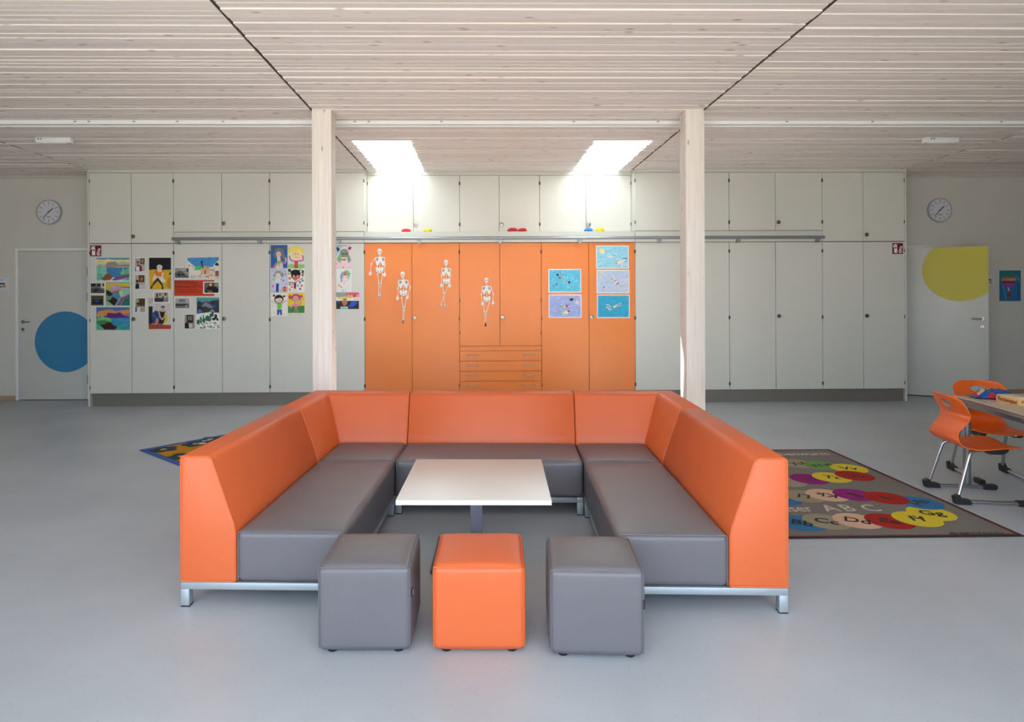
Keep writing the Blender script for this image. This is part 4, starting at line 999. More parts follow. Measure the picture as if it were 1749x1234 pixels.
def seated1(s):
    s.r((30, 30, 34), 834, 90, 1166, 276).p((214, 170, 48), (832, 280), (900, 268), (1060, 275), (1166, 278), (1166, 568), (840, 568)).p((190, 140, 40), (1100, 420), (1166, 380), (1166, 560), (1110, 540))
    s.p((222, 124, 30), (905, 300), (950, 275), (1040, 275), (1070, 310), (1050, 330), (1030, 380), (945, 365), (930, 330)).e((226, 216, 200), 992, 236, 42, 38).r((226, 216, 200), 960, 262, 1024, 308).p((226, 216, 200), (890, 400), (920, 340), (940, 350), (930, 380), (975, 370), (1020, 385), (1090, 430), (1080, 468), (1030, 460), (970, 400), (880, 450))
    s.l((226, 216, 200), 26, (1045, 330), (1030, 385)).p((34, 36, 40), (855, 562), (860, 530), (945, 410), (972, 388), (990, 420), (1040, 490), (1055, 566), (1020, 566), (1030, 520), (966, 440), (890, 520), (880, 560))
    s.p((30, 32, 44), (1130, 345), (1166, 290), (1166, 350)); s.l((60, 50, 44), 3, (975, 238), (1010, 238)).l((60, 50, 44), 3, (980, 222), (985, 222)).l((60, 50, 44), 3, (1002, 222), (1008, 222))
art(ZA, 832, 84, 1168, 570, WHITE, 'figure_painting', 'painting of a person in an orange top on a yellow ground', seated1, group='paintings on the cabinets')
def seated2(s):
    s.r((206, 200, 196), 826, 690, 1166, 1110).r((186, 176, 172), 828, 700, 900, 780).p((40, 40, 44), (828, 826), (888, 826), (894, 1085), (828, 1095)).p((38, 70, 126), (870, 940), (930, 890), (990, 900), (1080, 1000), (1040, 1100), (900, 1090)).l((96, 150, 110), 8, (890, 950), (950, 1005)).l((96, 150, 110), 7, (960, 900), (985, 930))
    s.p((206, 190, 40), (1075, 940), (1110, 960), (1116, 1040), (1090, 1070), (1050, 1080)).p((196, 130, 130), (920, 1090), (940, 1010), (975, 1005), (985, 1040), (960, 1095)).p((28, 28, 32), (990, 890), (1040, 912), (1085, 890), (1080, 980), (1050, 1075), (975, 1075), (1000, 980)).e((206, 164, 150), 1044, 862, 32, 40).p((30, 26, 30), (1014, 850), (1024, 818), (1066, 818), (1074, 850), (1044, 838))
    s.l((206, 164, 150), 22, (985, 905), (1000, 985), (1032, 1020)).l((206, 164, 150), 20, (1084, 905), (1068, 985), (1030, 1025)).p((166, 72, 52), (828, 1092), (1166, 1106), (1166, 1166), (828, 1170)).l((180, 40, 50), 8, (975, 1080), (1050, 1082))
art(ZA, 826, 690, 1168, 1172, WHITE, 'figure_painting', 'painting of a seated person in black before a blue armchair', seated2, group='paintings on the cabinets')
snap(ZA, 900, 596, 1146, 776, 'snapshot of a museum group with pictures on the wall, overlapping the blue armchair painting', lambda s: (s.r((178, 172, 156), 916, 612, 1130, 760), s.r((54, 52, 54), 916, 700, 1060, 760), s.r((130, 128, 122), 1050, 690, 1130, 760), s.r((90, 70, 56), 985, 630, 1012, 662), s.r((90, 60, 50), 1068, 626, 1104, 662), s.r((40, 36, 38), 946, 634, 968, 690), s.l((150, 60, 80), 10, (925, 700), (1000, 696)), s.e((60, 44, 44), 1050, 690, 22, 12), s.e((200, 180, 170), 1080, 690, 20, 10)), off=.002)
# third cabinet: banner, village, photographs
snap(ZB_, 62, 300, 288, 462, 'snapshot of a long grey gallery room beside the blue-sky village painting', lambda s: (s.r((150, 146, 136), 74, 312, 272, 452), s.p((92, 92, 96), (74, 452), (74, 380), (160, 350), (272, 440), (272, 452)), s.r((60, 54, 50), 236, 326, 262, 366), s.r((80, 74, 68), 196, 330, 212, 362), s.e((40, 36, 40), 132, 410, 22, 18), s.e((46, 40, 44), 186, 408, 18, 14), s.e((110, 50, 60), 150, 405, 8, 8), s.r((170, 166, 156), 160, 320, 230, 350)), off=.002)
def village(s):
    s.p((70, 140, 200), (248, 170), (690, 160), (690, 200), (620, 260), (610, 300), (440, 300), (350, 290), (248, 205)).p((90, 190, 120), (345, 345), (350, 300), (400, 282), (455, 290), (440, 340)).p((220, 178, 140), (436, 400), (440, 330), (470, 290), (540, 288), (568, 330), (568, 400)).r((150, 80, 46), 490, 345, 510, 402)
    s.l((36, 34, 38), 16, (448, 225), (455, 285)).p((36, 34, 38), (430, 240), (440, 215), (470, 212), (466, 235)).p((40, 40, 44), (632, 280), (640, 250), (665, 232), (690, 260), (688, 282)).r((156, 92, 56), 642, 352, 690, 430).p((160, 96, 60), (262, 290), (272, 255), (288, 290)).p((150, 70, 50), (310, 300), (325, 288), (340, 302))
    rr = random.Random(3)
    for k in range(40): x = rr.uniform(340, 690); y = rr.uniform(405, 450); s.e((166, 104, 66), x, y, rr.uniform(4, 14), 5)
    for k in range(40): x = rr.uniform(570, 640); y = rr.uniform(310, 400); s.l((90, 80, 74), 4, (x, y), (x + rr.uniform(-12, 12), y + rr.uniform(4, 14)))
    for k in range(10): x = rr.uniform(290, 330); y = rr.uniform(390, 450); s.l((50, 50, 54), 4, (x, y), (x + 6, y + 10))
    for x, y in ((462, 310), (532, 302), (466, 300)): s.e((40, 36, 36), x, y, 10, 8)
art(ZB_, 246, 158, 692, 454, (232, 226, 218), 'village_painting', 'painting of pale houses under a strong blue sky', village, group='paintings on the cabinets')
o = art(ZB_, 66, 484, 626, 706, (196, 66, 34), 'banner', 'orange paper banner with handwritten title', lambda s: None, cat='banner')
def on_banner(body, zx, zy, size, w):
    x, z = wallp(290 + zx / 8.23, 420 + zy / 8.23); 
    q = text(body, size, M['brownink'], o, 'handwriting', None, 'LEFT', extr=.0002)
    width = max(v.co.x for v in q.data.vertices); wid = w / 8.23 * D / F_PX
    q.matrix_local = Matrix.Translation((x, D - .0045, z)) @ Matrix.Rotation(R(90), 4, 'X') @ Matrix.Diagonal((wid / width, 1, 1, 1))
on_banner('KUNSTAUSFLUG ins', 76, 520, .062, 310); on_banner('Kunstmuseum LENTOS', 76, 572, .062, 365); on_banner('im Rahmen der Linz Reise', 76, 618, .030, 310); on_banner('der 4. Klasse 10. Oktober 2017', 76, 650, .030, 365)
snap(ZB_, 472, 506, 704, 676, 'snapshot of a dark still life on the right end of the orange banner', lambda s: (s.r((110, 106, 96), 486, 518, 690, 662), s.r((60, 48, 44), 540, 520, 620, 600), s.e((190, 170, 130), 575, 548, 24, 22), s.p((34, 30, 36), (500, 620), (530, 580), (650, 575), (690, 610), (680, 660), (500, 660)), s.r((150, 110, 60), 540, 630, 600, 655), s.r((60, 90, 100), 510, 615, 540, 640), s.r((140, 136, 126), 630, 520, 690, 570)), off=.003)
snap(ZB_, 66, 728, 290, 890, 'snapshot of a children\'s group below a seascape, under the orange banner', lambda s: (s.r((172, 172, 162), 78, 738, 278, 880), s.r((130, 150, 156), 134, 742, 216, 800), s.l((70, 80, 86), 10, (136, 782), (180, 768), (214, 775)), s.r((120, 120, 118), 78, 815, 278, 880), *[s.e(((60, 44, 54), (90, 50, 60), (44, 44, 50))[k % 3], 95 + k * 21, 828 + 6 * (k % 2), 10, 18) for k in range(8)], s.r((190, 186, 180), 222, 840, 244, 865)))
def mountain(s):
    s.r((86, 150, 160), 376, 728, 696, 800).p((54, 62, 70), (380, 800), (420, 770), (450, 800), (500, 780), (560, 790), (600, 770), (696, 760), (696, 940), (380, 950)).p((130, 136, 140), (445, 850), (500, 790), (560, 820), (620, 870), (560, 880), (500, 850)).p((30, 34, 40), (385, 920), (400, 850), (470, 880), (440, 940)).p((40, 80, 176), (586, 850), (610, 830), (650, 835), (640, 860)).p((50, 80, 170), (450, 860), (490, 850), (470, 880)).p((46, 96, 196), (378, 965), (390, 935), (450, 925), (450, 945)).p((150, 152, 150), (550, 935), (600, 890), (640, 930)).p((110, 116, 120), (390, 930), (420, 880), (460, 925))
    s.r(WHITE, 376, 968, 696, 1168)
    s.p(WHITE, (450, 950), (560, 935), (600, 942), (696, 940), (696, 970), (376, 970))
    rr = random.Random(5)
    for x, y, w, h, c in ((400, 1070, 22, 34, 0), (438, 1040, 18, 46, 1), (472, 1000, 10, 30, 1), (480, 1050, 22, 34, 0), (530, 1020, 32, 40, 0), (576, 985, 18, 34, 0), (602, 965, 20, 34, 0), (648, 995, 20, 36, 2), (620, 1030, 28, 20, 2), (670, 1036, 16, 20, 2), (560, 1040, 26, 24, 0)):
        s.e(((48, 100, 72), (66, 130, 86), (34, 40, 40))[c], x, y, w, h)
    for k in range(40): x = rr.uniform(384, 690); y = rr.uniform(1075, 1160); s.e(((44, 80, 62), (36, 38, 40), (60, 110, 80))[k % 3], x, y, rr.uniform(4, 10), rr.uniform(6, 15))
art(ZB_, 376, 726, 698, 1170, WHITE, 'mountain_painting', 'painting of grey mountains above green and black trees', mountain, group='paintings on the cabinets')
snap(ZB_, 202, 964, 358, 1172, 'snapshot of a child under a black-framed picture, beside the mountain painting', lambda s: (s.r((150, 146, 122), 210, 970, 352, 1164), s.r((34, 34, 34), 238, 972, 330, 1082), s.r((110, 112, 104), 254, 988, 316, 1050), s.e((176, 130, 104), 228, 1062, 15, 30), s.p((28, 28, 34), (210, 1164), (212, 1090), (240, 1075), (268, 1100), (270, 1164)), s.r((204, 204, 198), 272, 1096, 316, 1154)))
# children's portraits
PG = 'children\'s portraits on the third cabinet'
def kid(Z, x0, y0, x1, y1, bg, label, f): art(Z, x0, y0, x1, y1, bg, 'portrait_drawing', label, f, nx=max(44, int((x1 - x0) / 9.49 * 2)), group=PG)
def face(s, cx, cy, w, h, skin, ink=(70, 60, 60), eye=.12):
    s.e(skin, cx, cy, w, h)
    for k in (-1, 1): s.e(ink, cx + k * w * .42, cy - h * .08, w * eye, h * eye)
    s.l(ink, 4, (cx - w * .3, cy + h * .45), (cx, cy + h * .55), (cx + w * .3, cy + h * .45))
def k1(s):
    s.e((96, 92, 94), 75, 85, 32, 34).e((96, 92, 94), 245, 88, 32, 34).e((120, 118, 120), 160, 150, 78, 66).p((116, 114, 116), (80, 150), (60, 210), (110, 260), (140, 200), (190, 190), (240, 290), (285, 260), (240, 160), (200, 100), (110, 100))
    face(s, 152, 190, 38, 50, (222, 196, 178)); s.r((222, 196, 178), 128, 235, 184, 300).p((226, 222, 214), (90, 410), (120, 330), (180, 300), (215, 330), (225, 410)).p((226, 90, 160), (44, 400), (130, 300), (160, 320), (90, 400)).p((226, 90, 160), (190, 300), (215, 290), (230, 320), (275, 300), (265, 340), (215, 345)).p((100, 190, 70), (90, 370), (120, 315), (210, 300), (195, 330)).e((226, 150, 150), 165, 368, 18, 18).l((226, 200, 184), 18, (255, 315), (275, 285), (262, 250))
kid(ZC, 24, 36, 294, 410, (40, 92, 170), 'drawing of a grey-haired girl on a strong blue ground', k1)
def k2(s):
    s.r((150, 200, 110), 306, 350, 570, 412).e((240, 212, 70), 325, 120, 24, 50).e((240, 212, 70), 552, 125, 22, 45).e((242, 214, 80), 440, 150, 98, 100).e((240, 222, 140), 440, 190, 96, 90); face(s, 445, 190, 56, 82, (240, 210, 180)); s.p((242, 218, 96), (360, 150), (440, 60), (530, 140), (500, 140), (440, 120), (390, 150))
    s.l((206, 56, 56), 18, (325, 215), (345, 275), (400, 298), (470, 298), (545, 285), (552, 240), (535, 205)).p((206, 60, 64), (410, 290), (465, 290), (466, 378), (408, 378)).r((140, 104, 84), 402, 378, 470, 412)
kid(ZC, 306, 36, 572, 412, (206, 222, 236), 'drawing of a blond girl in a red top with raised arms', k2)
def k3(s):
    for x in (80, 210): s.e((120, 124, 140), x, 452, 36, 20).e((206, 212, 230), x, 452, 31, 16)
    s.e((150, 150, 156), 145, 510, 58, 58).e((150, 150, 156), 85, 530, 22, 28).e((150, 150, 156), 215, 520, 22, 38); face(s, 142, 540, 40, 50, (236, 226, 222)); s.e((228, 228, 236), 140, 625, 42, 46).p((20, 60, 160), (112, 660), (155, 660), (152, 800), (106, 800)).p((220, 200, 40), (40, 600), (70, 568), (100, 575), (70, 606))
    for x, y, c in ((60, 705, (226, 120, 140)), (196, 590, (200, 140, 170)), (272, 668, (220, 120, 150)), (226, 615, (70, 120, 170)), (262, 512, (150, 90, 110)), (258, 474, (180, 150, 90))): s.e(c, x, y, 18 if x < 70 else 12, 22 if x < 70 else 14)
    s.r((214, 140, 90), 212, 735, 288, 788).p((190, 60, 50), (206, 738), (250, 702), (292, 738)).e((60, 40, 40), 248, 775, 12, 14).l((90, 100, 150), 5, (30, 788), (100, 790)).l((120, 140, 170), 6, (165, 780), (200, 780))
kid(ZC, 24, 426, 294, 802, (206, 212, 232), 'pale drawing of a girl with grey hair, blue skirt and little house', k3)
def k4(s):
    rr = random.Random(2)
    s.e((66, 50, 46), 328, 445, 26, 30).e((96, 76, 66), 542, 472, 22, 34).p((36, 24, 24), (340, 470), (380, 440), (430, 432), (490, 445), (510, 500), (495, 570), (420, 620), (360, 560))
    s.p((220, 100, 50), (375, 530), (420, 545), (495, 525), (490, 570), (425, 622), (385, 580)); 
    for x in (398, 458): s.e((150, 190, 200), x, 540, 14, 16)
    s.p((120, 20, 70), (402, 640), (440, 640), (432, 745), (396, 745)).l((120, 20, 70), 12, (310, 638), (400, 640)).l((120, 20, 70), 12, (440, 635), (545, 568)).p((232, 226, 220), (390, 748), (440, 748), (465, 800), (370, 800))
    for x, y, c in ((330, 575, (206, 50, 40)), (332, 670, (60, 120, 50)), (378, 668, (90, 190, 190)), (365, 715, (226, 80, 90)), (332, 762, (226, 110, 40)), (465, 695, (80, 170, 200)), (525, 695, (200, 60, 40)), (498, 640, (40, 100, 150)), (540, 612, (40, 130, 140)), (500, 748, (170, 40, 60)), (540, 525, (90, 50, 50)), (500, 436, (80, 190, 110)), (318, 500, (110, 180, 60))): s.e(c, x, y, 18, 20).e((230, 210, 90), x, y, 5, 5)
kid(ZC, 304, 422, 574, 802, (240, 240, 236), 'drawing of a dark-haired brown-faced girl among bright flowers', k4)
def k5(s):
    rr = random.Random(9)
    for k in range(46): s.e((240, 200, 90), rr.uniform(34, 288), rr.uniform(820, 1175), 6, 7)
    s.e((30, 24, 26), 76, 856, 18, 20).e((30, 24, 26), 240, 868, 18, 18).e((36, 28, 30), 156, 915, 74, 72); s.e((240, 220, 204), 156, 925, 55, 50); s.p((36, 28, 30), (90, 910), (110, 870), (200, 870), (222, 915), (180, 890)); s.l((40, 34, 34), 5, (130, 945), (160, 956), (185, 925))
    s.p((130, 200, 100), (126, 985), (205, 985), (198, 1085), (128, 1085)).l((70, 50, 50), 6, (30, 940), (120, 995)).l((70, 50, 50), 6, (205, 995), (286, 925)).l((40, 80, 40), 6, (165, 1020), (160, 1060)).p((40, 100, 176), (126, 1085), (206, 1085), (208, 1170), (180, 1178), (166, 1110), (152, 1178), (124, 1170))
kid(ZC, 24, 816, 296, 1190, (240, 238, 230), 'drawing of a dark-haired girl in a green top and blue trousers', k5)
def k6(s):
    s.r((60, 130, 74), 304, 1020, 570, 1140).p((232, 200, 50), (304, 816), (570, 818), (570, 1010), (450, 1025), (304, 1030)).r((206, 216, 196), 304, 1138, 570, 1170)
    s.e((176, 60, 110), 335, 880, 22, 34).e((176, 60, 110), 515, 870, 26, 22).e((176, 60, 110), 430, 890, 74, 62); face(s, 430, 915, 50, 58, (206, 170, 140)); s.l((226, 130, 190), 22, (350, 1050), (385, 1010), (425, 990), (450, 1000), (500, 990), (515, 890)).p((226, 120, 180), (415, 985), (450, 985), (448, 1065), (420, 1065)).l((190, 130, 100), 14, (425, 1060), (405, 1130)).l((190, 130, 100), 14, (442, 1060), (460, 1130))
kid(ZC, 304, 816, 572, 1172, (232, 200, 50), 'drawing of a pink-haired girl on yellow and green', k6)
def k7(s):
    s.p((150, 206, 232), (1072, 40), (1190, 38), (1130, 160), (1072, 250)).p((84, 62, 56), (1085, 90), (1110, 60), (1150, 110), (1110, 150)).p((110, 84, 76), (1270, 110), (1290, 60), (1335, 70), (1320, 115)).e((110, 150, 110), 1215, 170, 74, 70).p((120, 170, 110), (1145, 170), (1090, 260), (1110, 300), (1160, 330), (1175, 220)).p((110, 150, 110), (1280, 170), (1330, 280), (1280, 330), (1255, 220))
    s.e((120, 140, 120), 1215, 190, 60, 54).e((70, 80, 74), 1190, 180, 20, 16).e((70, 80, 74), 1245, 180, 20, 16).p((236, 226, 216), (1160, 240), (1262, 235), (1230, 300), (1190, 300)).p((190, 60, 60), (1160, 245), (1200, 265), (1252, 250), (1230, 290), (1180, 286)).r((236, 214, 194), 1190, 300, 1240, 390).e((40, 30, 34), 1198, 396, 14, 8).e((220, 60, 70), 1085, 338, 10, 12).l((40, 60, 110), 6, (1120, 60), (1180, 45), (1260, 52))
kid(ZC, 1070, 36, 1336, 410, (238, 206, 218), 'drawing of a green-haired laughing face on pink', k7)
def k8(s):
    s.e((240, 232, 226), 1215, 600, 52, 80).p((90, 150, 206), (1160, 640), (1150, 530), (1190, 460), (1205, 480), (1180, 540), (1175, 640)).p((170, 110, 84), (1190, 540), (1215, 455), (1262, 480), (1262, 530)).p((130, 190, 130), (1225, 440), (1280, 445), (1318, 500), (1280, 600), (1275, 640), (1262, 520)).e((244, 214, 214), 1212, 620, 36, 55)
    for x in (1190, 1240): s.l((70, 74, 84), 10, (x - 8, 560), (x + 12, 556))
    s.e((240, 190, 70), 1130, 685, 18, 16).l((200, 80, 90), 12, (1125, 690), (1180, 725)).l((90, 120, 190), 6, (1185, 740), (1182, 795)).l((90, 120, 190), 5, (1205, 765), (1205, 785)).l((120, 130, 150), 4, (1230, 745), (1245, 795)).l((200, 200, 200), 3, (1250, 740), (1310, 690))
kid(ZC, 1074, 424, 1336, 800, (236, 236, 232), 'pale drawing of a long face with blue and green hair', k8)
def k9(s):
    s.r((150, 154, 154), 1074, 806, 1270, 880).r((220, 90, 100), 1270, 806, 1452, 884).r((232, 232, 228), 1074, 880, 1452, 940).r((46, 46, 48), 1074, 940, 1452, 1072)
    for x, y in ((1290, 855), (1335, 858), (1430, 856)): s.e((200, 226, 232), x, y, 10, 14)
    s.r((150, 70, 60), 1370, 850, 1394, 884).e((228, 196, 70), 1135, 900, 28, 18).e((228, 196, 70), 1310, 886, 30, 18).e((232, 200, 70), 1222, 905, 50, 38); s.e((182, 110, 70), 1222, 960, 46, 56)
    for x in (1205, 1248): s.e((90, 130, 150), x, 940, 15, 16).e((190, 220, 220), x, 940, 8, 8)
    s.p((182, 110, 70), (1190, 985), (1256, 985), (1215, 1036)).p((150, 210, 206), (1155, 1035), (1275, 1035), (1275, 1070), (1150, 1070)).p((50, 80, 190), (1280, 1040), (1330, 950), (1410, 950), (1420, 990), (1360, 1040)).e((70, 100, 200), 1128, 965, 12, 14).l((190, 60, 60), 8, (1375, 912), (1400, 912)).l((70, 110, 190), 8, (1424, 900), (1424, 920))
kid(ZC, 1074, 804, 1454, 1074, (150, 154, 154), 'crosswise drawing of a blond brown-faced figure on black and red', k9)
# swimming pictures
SG = 'swimming pictures on the orange cabinet'
def swim(q, bg, label, f):
    x0, y0, x1, y1 = q
    art(ZD, x0, y0, x1, y1, (240, 242, 244), 'swimming_picture', label, f, group=SG, margin=(14, bg), nx=96)
def strokes(s, q, cols, seed, n=70, L=60, a=.45):
    rr = random.Random(seed); x0, y0, x1, y1 = q
    for k in range(n):
        x, y = rr.uniform(x0 + 20, x1 - 20), rr.uniform(y0 + 20, y1 - 20); l = rr.uniform(10, L); an = rr.uniform(-1.1, -.3)
        x2, y2 = min(max(x + l * math.cos(an), x0 + 16), x1 - 16), min(max(y + l * math.sin(an), y0 + 16), y1 - 16)
        s.l(cols[k % len(cols)], rr.uniform(5, 12), (x, y), (x2, y2), a=a)
q1 = (56, 424, 534, 766)
def s1(s):
    strokes(s, q1, [(60, 160, 200), (190, 226, 240), (40, 140, 186), (150, 210, 230)], 1, 110)
    for x, y, c in ((190, 508, (30, 28, 34)), (222, 552, (110, 110, 50)), (358, 618, (30, 28, 34)), (174, 645, (70, 90, 80))): s.e(c, x, y, 18 if x > 180 else 13, 17 if x > 180 else 12)
    for x, y, c in ((222, 494, (236, 170, 150)), (250, 535, (236, 160, 130)), (322, 616, (236, 130, 110)), (150, 655, (200, 170, 160))): s.e(c, x, y, 14, 10)
    for x, y in ((234, 490), (266, 522), (136, 664)): s.e((60, 90, 180), x, y, 7, 9)
swim(q1, (96, 190, 220), 'swimming picture with four little heads in turquoise water', s1)
q2 = (60, 794, 538, 1134)
def s2(s):
    strokes(s, q2, [(120, 140, 210), (190, 200, 234), (110, 120, 200), (210, 214, 240)], 2, 110)
    s.e((24, 24, 28), 392, 868, 28, 20).p((220, 70, 70), (345, 880), (372, 866), (368, 882)).e((240, 236, 240), 474, 908, 28, 26).l((200, 50, 70), 7, (452, 892), (470, 926)).l((200, 50, 70), 7, (472, 884), (492, 926))
    s.r((240, 214, 196), 280, 962, 322, 988).e((180, 40, 50), 322, 962, 16, 20).r((120, 190, 100), 252, 955, 280, 992).l((90, 80, 90), 5, (330, 955), (374, 948)).l((90, 80, 90), 5, (320, 992), (362, 998)).e((150, 150, 170), 228, 968, 14, 18)
    s.r((240, 220, 206), 290, 1036, 345, 1078).e((190, 50, 60), 350, 1036, 18, 16).r((170, 210, 150), 254, 1040, 292, 1094).l((90, 80, 90), 5, (190, 1030), (256, 1042)).l((90, 80, 90), 5, (196, 1060), (254, 1086)).l((90, 80, 90), 5, (340, 1076), (378, 1082)).l((90, 80, 90), 5, (356, 1050), (380, 1032))
swim(q2, (160, 174, 222), 'lilac swimming picture with a striped ball and two swimmers', s2)
q3 = (748, 82, 1226, 420)
def s3(s):
    strokes(s, q3, [(120, 200, 226), (190, 226, 236), (96, 190, 220), (210, 234, 240)], 3, 110)
    s.e((240, 230, 170), 836, 164, 40, 40).p((236, 226, 222), (905, 240), (940, 228), (1020, 240), (1050, 235), (1010, 256), (930, 256)).l((60, 66, 70), 9, (995, 236), (1018, 228)).p((240, 226, 218), (1030, 360), (1060, 320), (1150, 280), (1190, 284), (1150, 310), (1070, 365), (1010, 390)).l((240, 226, 218), 14, (1140, 300), (1122, 392)).l((240, 226, 218), 14, (1030, 275), (1100, 290)).l((50, 52, 58), 14, (1145, 272), (1192, 270)).e((170, 176, 186), 1045, 345, 18, 18)
swim(q3, (150, 212, 232), 'pale blue swimming picture with a sun and two divers', s3)
q4 = (756, 436, 1234, 778)
def s4(s):
    strokes(s, q4, [(170, 190, 224), (210, 220, 236), (150, 180, 220), (220, 228, 240)], 4, 110)
    s.e((226, 206, 40), 814, 486, 16, 16).e((130, 140, 156), 862, 688, 15, 16).p((242, 224, 212), (975, 575), (1010, 565), (1080, 630), (1050, 650)).l((120, 60, 160), 14, (1010, 605), (1034, 590)).l((110, 50, 150), 20, (1052, 642), (1076, 624)).l((240, 214, 204), 12, (1075, 630), (1190, 638)).l((240, 214, 204), 12, (1060, 660), (1096, 728)).l((130, 70, 50), 12, (980, 570), (1000, 578)).l((240, 214, 204), 10, (1000, 575), (1014, 540))
swim(q4, (190, 206, 230), 'pale lilac-blue swimming picture with one swimmer and a small yellow sun', s4)
q5 = (762, 796, 1238, 1136)
def s5(s):
    strokes(s, q5, [(60, 160, 196), (40, 150, 186), (80, 176, 206)], 5, 90)
    s.l((240, 216, 180), 10, (895, 950), (930, 940), (962, 985)).l((240, 216, 180), 10, (893, 990), (918, 978), (944, 1018), (975, 1005)).p((70, 160, 80), (968, 990), (990, 964), (1002, 995), (980, 1006)).p((240, 216, 180), (995, 970), (1050, 940), (1062, 962), (1005, 996)).l((240, 216, 180), 8, (1055, 942), (1118, 916)).l((240, 216, 180), 8, (1060, 966), (1122, 950)).e((226, 190, 90), 1050, 948, 12, 12)
swim(q5, (52, 158, 196), 'deep turquoise swimming picture with one long swimmer', s5)
# balloon picture and little door signs on the rear wall
def balloon(s):
    s.p((40, 120, 150), (770, 912), (960, 910), (960, 1000), (770, 1020)).l((40, 100, 140), 10, (790, 1080), (800, 1180)).l((90, 150, 180), 12, (930, 960), (960, 1010)).l((30, 90, 130), 14, (950, 1040), (950, 1180)).l((80, 150, 186), 10, (800, 1060), (830, 1180))
    s.e((150, 80, 150), 856, 1005, 68, 70).p((60, 130, 90), (788, 975), (810, 942), (856, 930), (902, 942), (924, 975)).p((170, 90, 160), (786, 972), (926, 972), (926, 985), (786, 985)).p((220, 150, 50), (788, 988), (924, 988), (922, 1008), (790, 1010)).p((110, 50, 140), (790, 1010), (922, 1008), (918, 1030), (796, 1030)).r((206, 180, 210), 850, 1072, 862, 1106).p((150, 60, 40), (852, 1104), (866, 1104), (870, 1135), (884, 1145), (880, 1165), (838, 1165), (836, 1145), (850, 1135))
art(ZG, 767, 910, 972, 1204, (44, 110, 160), 'balloon_picture', 'blue painting of a striped hot-air balloon beside the yellow-circle door', balloon, Y=YW, nx=64)
def dsign(s, x0, y0, w, h):
    s.r((60, 70, 100), x0 + .12 * w, y0 + .44 * h, x0 + .68 * w, y0 + .58 * h).e((226, 140, 50), x0 + .62 * w, y0 + .72 * h, .16 * w, .11 * h).e((80, 130, 190), x0 + .36 * w, y0 + .74 * h, .12 * w, .09 * h).e((90, 70, 130), x0 + .18 * w, y0 + .85 * h, .12 * w, .08 * h).l((150, 156, 166), h * .04, (x0 + .1 * w, y0 + .18 * h), (x0 + .45 * w, y0 + .2 * h))
art(ZM, -30, 72, 78, 182, (214, 216, 224), 'room_sign', 'small pale room sign with coloured dots left of the blue-circle door', lambda s: dsign(s, -30, 72, 108, 110), Y=YW, cat='sign', nx=40)
art(ZG, 626, 943, 718, 1054, (214, 216, 224), 'room_sign', 'small pale room sign with coloured dots half hidden by the yellow-circle door', lambda s: dsign(s, 626, 943, 92, 111), Y=YW, cat='sign', nx=40)

